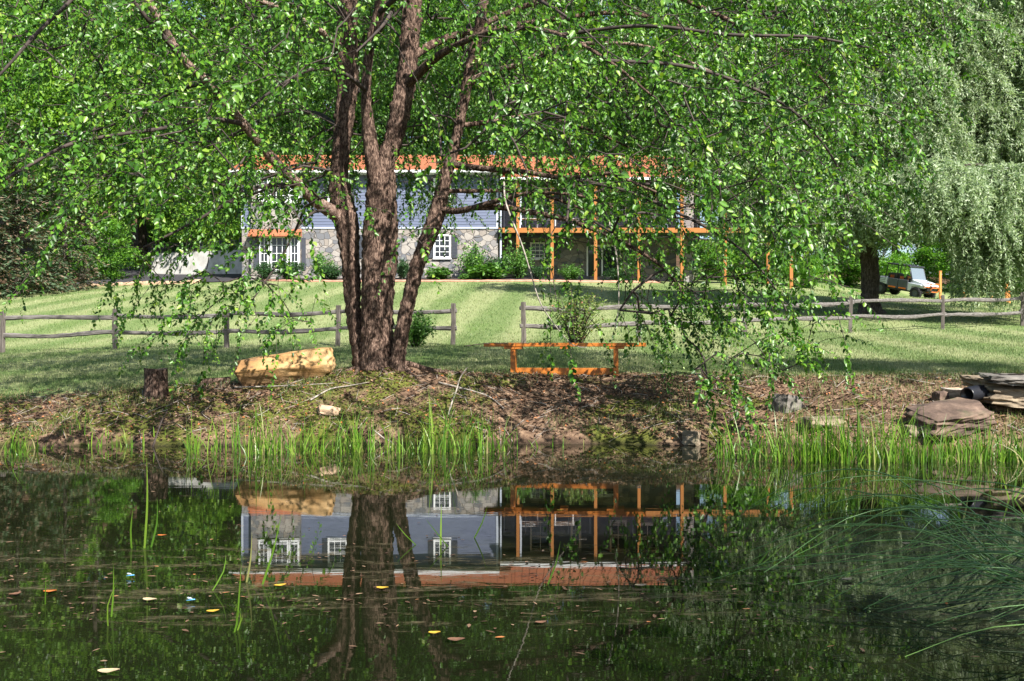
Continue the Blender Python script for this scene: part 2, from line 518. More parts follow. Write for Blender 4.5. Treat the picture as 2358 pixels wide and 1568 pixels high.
def mk_lawn_blade():
    t = NT('lawn_blade'); p = t.pos(); x, y, z = t.sep(p)
    ang = t.math('ADD', x, t.math('MULTIPLY', y, -.07))
    st = t.math('SINE', t.math('MULTIPLY', ang, 2 * math.pi / 2.5))
    wob = t.noise(t.map(p, (.25, .08, .25)), 1.0, 3)
    sf = t.maprange(t.math('ADD', st, t.math('MULTIPLY', t.math('SUBTRACT', wob, .5), 2.2)), -.8, .8)
    a = t.ramp(t.island(), [(0, (.06, .12, .025)), (.5, (.12, .19, .055)), (1, (.22, .25, .10))])
    b = t.ramp(t.island(), [(0, (.12, .18, .05)), (.5, (.22, .26, .105)), (1, (.36, .35, .20))])
    c = t.mix(a, b, sf); t.base(c); t.set(Roughness=.55)
    tr = t.n("ShaderNodeBsdfTranslucent"); t.l(c, tr.inputs[0])
    ms = t.n("ShaderNodeMixShader"); ms.inputs[0].default_value = .3
    t.l(t.bsdf.outputs[0], ms.inputs[1]); t.l(tr.outputs[0], ms.inputs[2]); t.l(ms.outputs[0], t.out.inputs[0])
    return t.m
M['lawn_blade'] = mk_lawn_blade()
M['bank_blade'] = mat_leaf('bank_blade', [(0, (.05, .11, .02)), (.45, (.10, .18, .035)), (.7, (.24, .21, .09)), (1, (.36, .29, .17))], .6, .25)

def mk_water():
    t = NT('pond_water'); p = t.pos(); x, y, z = t.sep(p)
    t.base(t.ramp(t.noise(p, .6, 3), [(.3, (.004, .006, .002)), (.7, (.010, .012, .005))]))
    t.set(Roughness=.012, IOR=1.333)
    rip = t.noise(t.map(p, (1.1, 5.0, 1)), 2.0, 3, .5, .3)
    rip2 = t.noise(t.map(p, (4, 16, 1)), 2.0, 2, .5)
    calm = t.noise(t.map(p, (.5, 1.2, 1)), .8, 2)
    h = t.math('ADD', rip, t.math('MULTIPLY', rip2, t.math('MULTIPLY', t.maprange(calm, .45, .7), .25)))
    b = t.n("ShaderNodeBump"); b.inputs["Strength"].default_value = .05; b.inputs["Distance"].default_value = .0035
    t.l(h, b.inputs["Height"]); t.l(b.outputs[0], t.bsdf.inputs["Normal"])
    # floating scum and algae film
    band = t.math('MULTIPLY', t.maprange(y, 3.6, 4.6), t.maprange(y, 6.6, 5.3))
    right = t.math('MULTIPLY', t.maprange(x, .9, 2.2), t.math('MULTIPLY', t.maprange(y, 3.4, 4.6), t.maprange(y, 7.5, 6.0)))
    far = t.math('MULTIPLY', t.maprange(y, 9.0, 10.6), .35)
    reg = t.math('MAXIMUM', t.math('MAXIMUM', band, right), far)
    n = t.noise(t.map(p, (1.3, 4.5, 1), loc=(2, 5, 0)), 1.6, 8, .72, .5)
    m = t.maprange(t.math('ADD', n, t.math('MULTIPLY', reg, .11)), .60, .72)
    gfilm = t.math('MULTIPLY', right, t.maprange(t.noise(t.map(p, (1.5, 6, 1)), 1.6, 8, .7), .38, .62, .12, .62))
    m = t.math('MULTIPLY', m, t.maprange(t.noise(t.map(p, (5, 14, 1)), 2.2, 6, .75), .40, .60, .15, 1.0))
    m = t.math('MINIMUM', t.math('MULTIPLY', t.math('MAXIMUM', m, gfilm), .72), .72)
    fs = t.n("ShaderNodeBsdfPrincipled"); fs.inputs["Roughness"].default_value = .5
    fc = t.ramp(t.noise(p, 30, 4), [(.3, (.03, .026, .012)), (.62, (.11, .085, .045)), (.75, (.2, .16, .09))])
    fc = t.mix(fc, (.075, .09, .042), t.math('MULTIPLY', right, .75))
    t.l(fc, fs.inputs["Base Color"])
    ms = t.n("ShaderNodeMixShader"); t.l(m, ms.inputs[0]); t.l(t.bsdf.outputs[0], ms.inputs[1]); t.l(fs.outputs[0], ms.inputs[2])
    t.l(ms.outputs[0], t.out.inputs[0]); return t.m
M['water'] = mk_water()

# ------------------------------------------------------------------ terrain
_sx = [-14, -6.5, -2, 1, 3, 4, 6, 12]
_sy = [11.3, 12.05, 12.25, 12.35, 12.3, 11.7, 11.1, 10.4]
def shore(x): return np.interp(x, _sx, _sy) + .10 * np.sin(x * 2.3) + .06 * np.sin(x * 5.1 + 1)
_bx = [-14, -8, -6, -5, -3.4, -1.9, 0, 3, 5, 7, 14]
_bz = [.40, .52, .60, .67, .74, .86, .80, .78, .80, .74, .70]
_ly = np.array([15, 20, 27, 32, 38, 48, 57, 66, 80, 110, 150, 260])
_lx = np.array([-40, -14, 0, 14, 30, 60])
_lz = np.array([
    [.40, .70, 1.05, 1.55, 2.2, 3.3, 4.4, 5.6, 9.5, 20, 32, 44],
    [.45, .72, 1.12, 1.62, 2.6, 4.05, 5.25, 6.5, 9.5, 20, 32, 44],
    [.82, 1.00, 1.38, 1.85, 2.65, 4.10, 5.35, 6.2, 9.5, 19, 29, 40],
    [.80, 1.05, 1.50, 1.85, 2.65, 3.7, 4.9, 5.9, 8.5, 15, 22, 30],
    [.70, 1.00, 1.45, 1.85, 2.45, 3.2, 3.75, 4.3, 6.8, 12, 16, 22],
    [.6, .9, 1.4, 1.8, 2.2, 2.6, 2.9, 3.2, 4.8, 8, 11, 15]])
def lawn_z(x, y):
    x = np.asarray(x, float); y = np.asarray(y, float)
    cols = np.stack([np.interp(y, _ly, _lz[i]) for i in range(len(_lx))], -1)
    xc = np.clip(x, _lx[0], _lx[-1] - 1e-6)
    i = np.clip(np.searchsorted(_lx, xc, side='right') - 1, 0, len(_lx) - 2)
    f = (xc - _lx[i]) / (_lx[i + 1] - _lx[i])
    a = np.take_along_axis(cols, i[..., None], -1)[..., 0]
    b = np.take_along_axis(cols, (i + 1)[..., None], -1)[..., 0]
    return a * (1 - f) + b * f
def ground(x, y):
    x = np.asarray(x, float); y = np.asarray(y, float)
    t = y - shore(x)
    top = np.interp(x, _bx, _bz)
    prof = np.interp(t, [-14, -6, -2, -.35, 0, .12, .35, 1.2, 2.15, 2.9], [-1.6, -1.4, -.55, -.12, 0, .15, .30, .62, .97, 1.0])
    bank = np.where(prof > 0, prof * top, prof)
    wgt = np.clip((t - 1.9) / 1.6, 0, 1); wgt = wgt * wgt * (3 - 2 * wgt)
    z = bank * (1 - wgt) + np.maximum(lawn_z(x, np.maximum(y, 15)), 0) * wgt
    z = z + .16 * np.exp(-((x + 1.95)**2 + ((y - 14.3) * 1.2)**2) / .9)           # mound of roots round the birch
    q = np.stack([x, y, np.zeros_like(x)], -1)
    on = np.clip((t - .1) / .6, 0, 1)
    z = z + on * (.035 * fbm(q * 1.6, 3) + np.where(t < 3, .035, .012) * fbm(q * 5, 2))
    return z
def gz(x, y): return float(ground(np.array([x]), np.array([y]))[0])
def on_ground(vx, vy, d0=12, d1=75):
    """where the line of sight through a photo point meets the ground"""
    d = np.linspace(d0, d1, 1500)
    x = (vx - 1178.5) * d / F; z = CAM_H + (810 - vy) * d / F
    k = np.where(ground(x, d) >= z)[0]
    i = k[0] if len(k) else len(d) - 1
    return np.array([x[i], d[i], gz(x[i], d[i])])

gx = np.unique(np.round(np.concatenate([np.arange(-9, 9.01, .14), np.arange(-18, 18.01, .5), np.arange(-60, 60.1, 2.5), np.linspace(-220, 220, 45)]), 3))
gy = np.unique(np.round(np.concatenate([np.arange(-8, 11, 1.2), np.arange(10.2, 16.2, .09), np.arange(16, 30, .4), np.arange(30, 84, 1.0), np.linspace(84, 260, 40)]), 3))
X, Y = np.meshgrid(gx, gy)
Z = ground(X, Y)
Vt = np.stack([X, Y, Z], -1).reshape(-1, 3)
ny, nx = X.shape
idx = np.arange(ny * nx).reshape(ny, nx)
Qt = np.stack([idx[:-1, :-1], idx[:-1, 1:], idx[1:, 1:], idx[1:, :-1]], -1).reshape(-1, 4)
g_o = mesh_np('ground', Vt, [Qt], M['ground'], None, True)
tag(g_o, 'grassy slope above a mossy brown pond bank', 'ground', kind='structure')
_ex = [-14, -7.5, -6, -5, -3.5, -1.5, 1, 3, 5.5, 8, 14]
_ed = [1.9, 1.9, 2.05, 2.3, 2.45, 2.75, 2.85, 2.9, 3.2, 3.4, 3.4]
def lawn_mask(x, y):
    return np.clip((y - shore(x) - np.interp(x, _ex, _ed)) / 1.1 + .5, 0, 1)
def woods_mask(x, y):
    lim = np.interp(x, [-60, -32, -25, -16, 12, 20, 30, 60], [44, 54, 57.5, 70, 72, 70, 78, 80])
    return np.clip((y - lim) / 2.5, 0, 1)
for nm, arr in (("lawn", lawn_mask(X, Y)), ("woods", woods_mask(X, Y))):
    a = g_o.data.attributes.new(nm, 'FLOAT', 'POINT'); a.data.foreach_set("value", arr.ravel().astype(np.float32))

wx = np.linspace(-45, 45, 3)
wv = np.array([(-45, -8.0, 0), (45, -8.0, 0), (45, 14.5, 0), (-45, 14.5, 0)])
tag(mesh_np('pond_water', wv, [np.array([[0, 1, 2, 3]])], M['water']), 'still dark pond reflecting the house and trees', 'pond', kind='structure')

# ------------------------------------------------------------------ grass, moss litter and reeds (nobody could count them)
def scatter(n, y0, y1, pad=1.0):
    """points spread evenly over the ground between two distances, inside the view"""
    y = np.sqrt(rng.uniform(y0**2, y1**2, n))
    x = rng.uniform(-1, 1, n) * (1178.5 / F * y + pad)
    return x, y
def xyz(x, y, dz=0.0): return np.stack([x, y, ground(x, y) + dz], 1)

gV, gQ, gT, gn = [], [], [], 0
for (n, y0, y1, h, wd) in ((95000, 13.6, 19, .055, .006), (85000, 19, 29, .06, .010), (60000, 29, 46, .07, .018), (26000, 46, 60, .08, .03)):
    x, y = scatter(n, y0, y1)
    keep = (rng.uniform(0, 1, n) < lawn_mask(x, y)**1.5) & (woods_mask(x, y) < .3)
    keep &= ~((y > 54.6) & (x > -26) & (x < 15))
    x, y = x[keep], y[keep]; k = len(x)
    D = rvec(k); D[:, 2] = 0
    v, q, t3 = blades(xyz(x, y, -.005), D, h * rng.uniform(.5, 1.25, k), wd * rng.uniform(.6, 1.4, k), rng.uniform(.1, .9, k))
    gV.append(v); gQ.append(q + gn); gT.append(t3 + gn); gn += len(v)
tag(mesh_np('lawn_grass', np.concatenate(gV), [np.concatenate(gQ), np.concatenate(gT)], M['lawn_blade']),
    'short mown lawn grass sloping up to the house', 'grass', kind='stuff')

# sparse grass on the bank
x, y = scatter(60000, 11.2, 16.2)
t_ = y - shore(x)
cl = fbm(np.stack([x * 1.4, y * 1.4, np.zeros_like(x)], 1), 3)
keep = (t_ > .12) & (lawn_mask(x, y) < .9) & (cl + .25 * np.clip((x - 2) / 4, 0, 1) + .12 * lawn_mask(x, y) > .08 + .15 * rng.uniform(-1, 1, len(x)))
x, y = x[keep], y[keep]; k = len(x)
D = rvec(k); D[:, 2] = 0
v, q, t3 = blades(xyz(x, y, -.005), D, .075 * rng.uniform(.4, 1.5, k), .006 * rng.uniform(.6, 1.4, k), rng.uniform(.2, 1.1, k))
tag(mesh_np('bank_grass', v, [q, t3], M['bank_blade']), 'thin dry and green grass tufts on the pond bank', 'grass', kind='stuff')

# leaf litter
x, y = scatter(42000, 11.3, 15.6)
t_ = y - shore(x)
keep = (t_ > .05) & (rng.uniform(0, 1, len(x)) > lawn_mask(x, y) * 1.3)
x, y = x[keep], y[keep]; k = len(x)
Nn = nrm(rvec(k) * .55 + np.array([0, -.25, 1]))
v, q = leaves6(xyz(x, y, .012), np.cross(Nn, rvec(k)), Nn, rng.uniform(.025, .06, k), rng.uniform(.018, .035, k), .15, .2)
tag(mesh_np('leaf_litter', v, [q], M['litter']), 'brown fallen leaves covering the pond bank', 'leaf litter', kind='stuff')
x, y = scatter(1000, 11.3, 15.4)
t_ = y - shore(x); keep = (t_ > .05) & (lawn_mask(x, y) < .7); x, y = x[keep], y[keep]
tw = Tubes()
for px, py in zip(x, y):
    a = rng.uniform(0, math.pi); L = rng.uniform(.06, .3) ; c, s = math.cos(a), math.sin(a)
    q3 = [(px + c * L * u, py + s * L * u) for u in (-.5, 0, .5)]
    tw.add([(p_[0], p_[1], gz(*p_) + .012 + .01 * i) for i, p_ in enumerate(q3)], rng.uniform(.0015, .0045), 4)
tag(tw.build('twig_litter', M['dead_twig']), 'thin dead twigs scattered over the pond bank', 'twigs', kind='stuff')

def ribbon_arrays(B, Dxy, H, W, bend, seg=6, kink=None):
    """long leaf blades as curved tapering ribbons"""
    n = len(B); t = np.linspace(0, 1, seg + 1)
    Dn = np.concatenate([Dxy, np.zeros((n, 1))], 1)
    cx = B[:, None, :] + Dn[:, None, :] * (bend * H)[:, None, None] * (t**2)[None, :, None]
    cx[:, :, 2] += H[:, None] * (t[None, :] - .35 * np.abs(bend)[:, None] * t[None, :]**2.5)
    a = rng.uniform(0, 2 * math.pi, n)
    S = np.stack([np.cos(a), np.sin(a), np.zeros(n)], 1)
    prof = np.array([.75 if u == 0 else (1 - u**2.2) for u in t]); prof[-1] = .04
    hw = (W[:, None] * prof[None, :] * .5)[:, :, None]
    L_ = cx - S[:, None, :] * hw; R_ = cx + S[:, None, :] * hw
    V = np.stack([L_, R_], 2).reshape(n, -1, 3)
    m = 2 * (seg + 1)
    base = np.array([[2 * i, 2 * i + 1, 2 * i + 3, 2 * i + 2] for i in range(seg)])
    Q = (np.arange(n)[:, None, None] * m + base[None]).reshape(-1, 4)
    return V.reshape(-1, 3), Q

def reed_bed(name, label, clumps):
    B, H, W, D, bd = [], [], [], [], []
    for (vx, vy, spread, n, h) in clumps:
        d = F * CAM_H / (vy - 810)
        cx = (vx - 1178.5) * d / F
        bx = cx + rng.normal(0, spread, n); by = d - .18 + rng.normal(0, .16, n)
        B.append(np.stack([bx, by, np.maximum(ground(bx, by), -.06)], 1))
        hh = 1.3 * h * (.25 + .85 * rng.uniform(0, 1, n)**1.2) * rng.uniform(.75, 1.2); H.append(hh); W.append(rng.uniform(.009, .017, n))
        a = rng.uniform(0, 2 * math.pi, n); D.append(np.stack([np.cos(a), np.sin(a)], 1)); bd.append(np.abs(rng.normal(0, .42, n)))
    V, Q = ribbon_arrays(np.concatenate(B), np.concatenate(D), np.concatenate(H), np.concatenate(W), np.concatenate(bd))
    return tag(mesh_np(name, V, [Q], M['reed'], None, True), label, 'reeds', kind='stuff')

cl1 = [(20, 1040, .12, 26, .32), (55, 1045, .1, 14, .34), (130, 1030, .2, 40, .22), (215, 1022, .2, 45, .22), (290, 1025, .18, 30, .22),
       (440, 1035, .05, 12, .42), (470, 1040, .12, 22, .40), (520, 1030, .10, 22, .35), (565, 1036, .14, 34, .42), (620, 1040, .11, 60, .52), (650, 1040, .12, 55, .50), (700, 1036, .14, 38, .40),
       (745, 1038, .10, 22, .46), (800, 1036, .14, 50, .45), (830, 1036, .10, 40, .46), (880, 1036, .12, 34, .42), (930, 1038, .12, 42, .46), (985, 1038, .12, 44, .5),
       (1035, 1038, .10, 44, .54), (1080, 1036, .10, 34, .52), (1120, 1036, .10, 30, .50), (1160, 1034, .10, 22, .40), (1240, 1030, .15, 10, .25), (1330, 1026, .12, 8, .2)]
reed_bed('reeds', 'bright green reeds standing along the bank below the birch', cl1)
cl2 = [(1655, 1045, .08, 20, .48), (1695, 1050, .10, 34, .52), (1740, 1052, .10, 48, .56), (1790, 1054, .12, 80, .55), (1840, 1056, .12, 95, .60), (1890, 1058, .13, 110, .62), (1945, 1058, .13, 110, .60),
       (2000, 1058, .13, 90, .52), (2050, 1058, .13, 80, .46), (2110, 1056, .15, 70, .40), (2180, 1056, .15, 80, .42), (2240, 1054, .15, 80, .44), (2300, 1056, .15, 80, .44), (2350, 1056, .15, 70, .42), (2420, 1056, .2, 70, .42)]
reed_bed('reeds', 'dense yellow green reeds in the water below the stone slabs', cl2)

# ------------------------------------------------------------------ the river birch
TREE = P(872, 866, 14.4)
birch = empty('birch_tree', (0, 0, 0), 0, 'river birch with three peeling brown trunks leaning over the pond bank', 'tree')
def stem(name, pts, mat, parent, ns=22, step=.035, amp=.016, flare=0.0, lobes=0):
    """pts: (vx, vy, d, width in photo units)"""
    a = np.array([[*P(p[0], p[1], p[2]), p[3] * p[2] / F / 2] for p in pts])
    s = spline(a, step)
    V, Q = tube_arrays(s[:, :3], s[:, 3], ns)
    m = len(s)
    C = np.repeat(s[:, :3], ns, 0); rr = np.repeat(s[:, 3], ns)
    out = nrm(V - C)
    an = np.tile(np.linspace(0, 2 * math.pi, ns, endpoint=False), m)
    q = np.stack([V[:, 0] * 22, V[:, 1] * 22, V[:, 2] * 7], 1)
    dsp = amp * (np.abs(fbm(q, 3)) * 3.4 - 1.0) + amp * 1.4 * fbm(V * np.array([3, 3, 1.5]), 2)
    if flare:
        hgt = V[:, 2] - s[0, 2]
        dsp = dsp + flare * np.exp(-np.maximum(hgt, 0) / .16) * (.55 + .45 * np.cos(an * lobes + .6))
    dsp = dsp * np.minimum(1, rr / .05)
    V = V + out * dsp[:, None]
    return mesh_np(name, V, [Q], mat, parent, True), s

stems = []
o, s = stem('trunk', [(868, 890, 14.4, 96), (868, 850, 14.4, 84), (868, 800, 14.42, 74), (868, 700, 14.45, 76), (873, 600, 14.5, 82), (876, 500, 14.5, 78), (878, 430, 14.5, 68), (884, 380, 14.5, 50),
                      (903, 330, 14.5, 42), (922, 250, 14.5, 50), (933, 190, 14.5, 46), (940, 120, 14.55, 48), (948, 40, 14.6, 46), (952, -60, 14.6, 42), (960, -260, 14.6, 34), (985, -600, 14.7, 22), (1000, -900, 14.7, 10)],
            M['bark_birch'], birch, 56, .022, .020, .17, 5); stems.append(s)
o, s = stem('trunk', [(834, 880, 14.45, 48), (829, 820, 14.5, 38), (814, 720, 14.6, 36), (808, 620, 14.7, 44), (801, 540, 14.75, 54), (792, 490, 14.8, 58), (782, 440, 14.85, 50), (782, 380, 14.9, 44), (790, 300, 15.0, 42),
                      (800, 200, 15.1, 50), (798, 100, 15.15, 50), (800, 0, 15.2, 46), (780, -200, 15.3, 34), (740, -500, 15.5, 20), (720, -700, 15.6, 10)],
            M['bark_birch'], birch, 44, .022, .018, .08, 4); stems.append(s)
o, s = stem('trunk', [(912, 880, 14.3, 44), (916, 820, 14.28, 34), (932, 730, 14.25, 34), (953, 640, 14.2, 36), (972, 580, 14.2, 37), (1000, 510, 14.2, 42), (1018, 440, 14.2, 34), (1034, 380, 14.2, 30), (1052, 310, 14.2, 26),
                      (1070, 220, 14.2, 28), (1088, 140, 14.2, 26), (1104, 60, 14.2, 25), (1122, -40, 14.2, 22), (1170, -250, 14.2, 16), (1230, -500, 14.2, 8)],
            M['bark_birch'], birch, 40, .022, .015, .08, 3); stems.append(s)
o, s = stem('trunk', [(872, 440, 14.45, 44), (858, 370, 14.4, 38), (848, 290, 14.35, 32), (842, 220, 14.3, 24), (850, 120, 14.25, 22), (872, 30, 14.2, 26), (884, -80, 14.1, 24), (880, -300, 13.9, 14), (860, -520, 13.7, 6)],
            M['bark_birch'], birch, 18, .035, .012); stems.append(s)
branches = [  # (vx, vy, d, width)
    ([(792, 505, 14.78, 36), (760, 485, 14.6, 34), (725, 462, 14.3, 29), (690, 428, 14.0, 25), (620, 358, 13.6, 24), (560, 285, 13.2, 22), (480, 190, 12.8, 22), (432, 148, 12.6, 21), (385, 78, 12.4, 19), (345, 10, 12.2, 17), (250, -140, 12, 10), (150, -300, 11.8, 5)], 'bark_pink'),
    ([(560, 285, 13.2, 12), (480, 275, 12.6, 11), (366, 297, 12.0, 10), (260, 312, 11.6, 9), (158, 334, 11.3, 9), (70, 380, 11.1, 8), (-10, 425, 11, 6), (-80, 470, 11, 3)], 'bark_twig'),
    ([(432, 148, 12.6, 13), (320, 20, 12, 12), (240, -90, 11.6, 9), (170, -5, 11.2, 9), (88, 74, 11, 9), (0, 172, 10.8, 7), (-90, 260, 10.8, 4)], 'bark_twig'),
    ([(480, 190, 12.8, 10), (400, 210, 13.2, 9), (320, 262, 13.6, 8), (220, 300, 14, 6), (120, 310, 14.3, 4)], 'bark_twig'),
    ([(690, 428, 14.0, 12), (600, 430, 13.8, 10), (520, 470, 13.6, 9), (430, 520, 13.5, 7), (330, 570, 13.4, 4)], 'bark_twig'),
    ([(760, 485, 14.6, 8), (720, 490, 13.8, 7), (680, 530, 13.2, 6), (650, 590, 12.8, 5), (610, 650, 12.6, 4), (560, 720, 12.5, 2.5)], 'bark_twig'),
    ([(930, 200, 14.5, 26), (965, 168, 14.2, 24), (1000, 135, 13.8, 21), (1050, 105, 13.3, 17), (1110, 80, 12.8, 15), (1190, 65, 12.2, 13), (1290, 80, 11.6, 10), (1400, 140, 11.2, 8), (1500, 220, 11, 5)], 'bark_birch'),
    ([(938, 140, 14.5, 24), (985, 108, 14.6, 20), (1060, 78, 14.8, 16), (1160, 62, 15, 14), (1300, 40, 15.3, 12), (1440, 30, 15.6, 11), (1560, 60, 16, 9), (1700, 130, 16.4, 6), (1820, 210, 16.6, 4)], 'bark_birch'),
    ([(1080, 190, 14.2, 18), (1130, 165, 14.0, 16), (1190, 150, 13.8, 13), (1260, 118, 13.6, 12), (1360, 100, 13.3, 9), (1500, 110, 13, 7), (1650, 170, 12.7, 5)], 'bark_pink'),
    ([(1056, 290, 14.2, 13), (1130, 280, 14.6, 12), (1220, 268, 15, 10), (1330, 290, 15.4, 8), (1450, 340, 15.8, 5)], 'bark_birch'),
    ([(1035, 378, 14.2, 16), (1110, 388, 13.9, 14), (1200, 395, 13.6, 13), (1300, 410, 13.3, 11), (1400, 400, 13, 9), (1480, 430, 12.8, 7), (1600, 480, 12.6, 5)], 'bark_birch'),
    ([(1010, 480, 14.2, 20), (1050, 486, 14.0, 16), (1100, 476, 13.7, 14), (1160, 458, 13.4, 12), (1230, 445, 13.1, 9), (1330, 450, 12.8, 6), (1420, 480, 12.6, 4)], 'bark_birch'),
    ([(1095, 478, 13.7, 15), (1160, 478, 13.6, 15), (1240, 492, 13.5, 14), (1320, 510, 13.4, 13), (1390, 538, 13.3, 12), (1460, 572, 13.2, 10), (1530, 620, 13.1, 8), (1580, 690, 13.1, 5), (1600, 760, 13.1, 3)], 'bark_birch'),
    ([(1022, 440, 14.2, 12), (1100, 440, 14.5, 10), (1200, 440, 14.9, 9), (1290, 462, 15.2, 7), (1380, 500, 15.5, 4)], 'bark_birch'),
    ([(1104, 60, 14.2, 14), (1220, 10, 14.4, 13), (1380, -30, 14.7, 13), (1520, -20, 14.9, 13), (1640, 30, 15.0, 11), (1760, 90, 15.1, 9), (1880, 170, 15.2, 7), (1960, 280, 15.2, 4)], 'bark_birch'),
    ([(1400, 140, 11.2, 10), (1560, 150, 11.4, 9), (1700, 190, 11.7, 8), (1830, 260, 12, 7), (1920, 370, 12.2, 5), (1960, 480, 12.3, 3)], 'bark_twig'),
    ([(1300, 410, 13.3, 10), (1440, 440, 12.9, 9), (1580, 500, 12.6, 8), (1700, 570, 12.4, 7), (1780, 660, 12.3, 5), (1830, 760, 12.3, 3)], 'bark_twig'),
    ([(1290, 80, 11.6, 10), (1480, 60, 11.2, 9), (1680, 80, 11, 8), (1860, 85, 11, 7), (2000, 110, 11, 4)], 'bark_twig'),
    ([(800, 120, 15.15, 16), (720, 60, 14.6, 14), (620, 10, 14, 12), (500, -20, 13.4, 10), (380, -10, 12.8, 7), (260, 50, 12.3, 4)], 'bark_pink'),
    ([(845, 210, 14.3, 12), (790, 170, 13.4, 11), (720, 160, 12.5, 9), (640, 200, 11.6, 7), (560, 260, 11, 4)], 'bark_twig'),
    ([(850, 120, 14.25, 13), (880, 60, 13.2, 12), (900, 30, 12.2, 10), (880, 60, 11.2, 7), (820, 120, 10.6, 4)], 'bark_twig'),
    ([(872, 30, 14.2, 14), (960, -40, 13, 13), (1080, -60, 12, 11), (1200, -20, 11.1, 9), (1320, 50, 10.4, 6), (1400, 120, 10.1, 3)], 'bark_twig'),
    ([(790, 300, 15.0, 13), (720, 260, 16, 11), (620, 270, 17, 9), (500, 330, 17.8, 6)], 'bark_twig'),
    ([(1088, 140, 14.2, 14), (1180, 180, 15.6, 12), (1300, 240, 16.8, 9), (1450, 320, 17.8, 6)], 'bark_twig'),
    ([(952, -60, 14.6, 18), (1060, -160, 15.8, 14), (1220, -200, 17, 10), (1400, -150, 18, 6)], 'bark_twig'),
    ([(780, -200, 15.3, 16), (640, -280, 16, 12), (460, -260, 16.6, 8), (300, -160, 17, 4)], 'bark_twig'),
    ([(960, -260, 14.6, 16), (860, -360, 13.4, 12), (760, -360, 12.2, 8), (640, -280, 11.2, 4)], 'bark_twig'),
    ([(1170, -250, 14.2, 12), (1340, -330, 13.4, 9), (1540, -280, 12.6, 6), (1700, -160, 12, 4)], 'bark_twig'),
    ([(760, -350, 15.4, 12), (600, -480, 14.6, 8), (420, -460, 13.8, 5)], 'bark_twig'),
    ([(1000, -700, 14.7, 14), (1160, -720, 15.4, 9), (1320, -600, 16, 5)], 'bark_twig'),
]
node_p, node_par, fixed = [], [], []
def add_nodes(s, every=.22, zmin=2.6):
    prev = -1; acc = 1e9; lp = None
    for p in s:
        if p[2] < zmin: continue
        if lp is None or np.linalg.norm(p[:3] - lp) > every:
            node_p.append(p[:3]); node_par.append(-1); lp = p[:3]
for s in stems: add_nodes(s, .4, 4.5)
for pts, mk in branches:
    o, s = stem('branch', pts, M[mk], birch, 9, .06, .006)
    add_nodes(s, .22, 1.8)
# exposed roots running down the bank
for (dx, dy, L, r) in ((.55, -.25, 1.3, .075), (.9, -.05, 1.7, .06), (-.5, -.35, .9, .06), (.15, -.5, .8, .07), (-.7, -.1, .8, .05)):
    k = np.linspace(0, 1, 14); pts = []
    for u in k:
        px = TREE[0] + dx * L * u + .06 * math.sin(u * 7 + dx * 9); py = TREE[1] + dy * L * u + .05 * math.sin(u * 5)
        pts.append((px, py, gz(px, py) + .05 * (1 - u) - .02 * u))
    MB().tube(pts, r * (1 - k * .75), 8).build('root', M['bark_birch'], birch, True)

# density of the crown as seen in the photo (rows every 100, columns every 200 photo units)
DENS = np.array([
    [.6, .7, .9, .9, .8, .8, 1, 1, 1, 1, .9, .3, 0],
    [.5, .7, .9, 1, .75, .7, .9, 1, 1, 1, 1, .25, 0],
    [.35, .65, .9, 1, .7, .7, .9, 1, 1, 1, .9, .1, 0],
    [.22, .55, .9, 1, .75, .75, .95, 1, 1, 1, .75, 0, 0],
    [.12, .45, .8, .95, .65, .75, 1, 1, 1, 1, .5, 0, 0],
    [.05, .35, .65, .68, .16, .20, .58, .82, 1, 1, .34, 0, 0],
    [.02, .2, .45, .42, 0, 0, .10, .40, .75, .92, .18, 0, 0],
    [0, 0, .26, .28, 0, 0, 0, .22, .46, .66, .03, 0, 0],
    [0, 0, .10, .05, 0, 0, 0, .05, .12, .42, 0, 0, 0],
    [0, 0, 0, 0, 0, 0, 0, 0, .02, .03, 0, 0, 0],
    [0] * 13])
def dens(vx, vy):
    i = np.clip(vy / 100, 0, 9.999); j = np.clip(vx / 200, 0, 11.999)
    i0 = i.astype(int); j0 = j.astype(int); fi = i - i0; fj = j - j0
    return (DENS[i0, j0] * (1-fi) * (1-fj) + DENS[i0+1, j0] * fi * (1-fj) + DENS[i0, j0+1] * (1-fi) * fj + DENS[i0+1, j0+1] * fi * fj)
NC = 60000
C = np.stack([rng.uniform(-9.2, 7.6, NC), rng.uniform(8.6, 21, NC), rng.uniform(.9, 15.5, NC)], 1)
e = ((C[:, 0] + .9) / 8.4)**2 + ((C[:, 1] - 14.4) / 6.4)**2 + (np.maximum(C[:, 2] - 6, 0) / 9.6)**2
vx = 1178.5 + C[:, 0] / C[:, 1] * F; vy = 810 - (C[:, 2] - CAM_H) / C[:, 1] * F
dn = np.where(vy > -40, dens(vx, np.maximum(vy, 0)), .42)
clump = fbm(C * np.array([.75, .75, 1.0]), 2)
rad = np.hypot(C[:, 0] + 1.9, (C[:, 1] - 14.4))
low = vy > 480
ok = (e < 1) & (rng.uniform(0, 1, NC) < dn * (.60 + 3.0 * clump)) & (~low | (rad > 2.4)) & (~low | (np.abs(C[:, 1] - 13.2) < 2.6))
# thinner near the stems, and close to the eye
ok &= (rad > 1.0) | (rng.uniform(0, 1, NC) < .3)
ok &= ~((C[:, 1] < 10.5) & (rng.uniform(0, 1, NC) < .55))
ok &= ~((vx > 745) & (vx < 1110) & (vy > -40) & (vy < 470) & (C[:, 1] < 14.4) & (rng.uniform(0, 1, NC) < .80))
ok &= ~((C[:, 1] < 12.2) & (vy < -40) & (rng.uniform(0, 1, NC) < .6))
tips = C[ok]
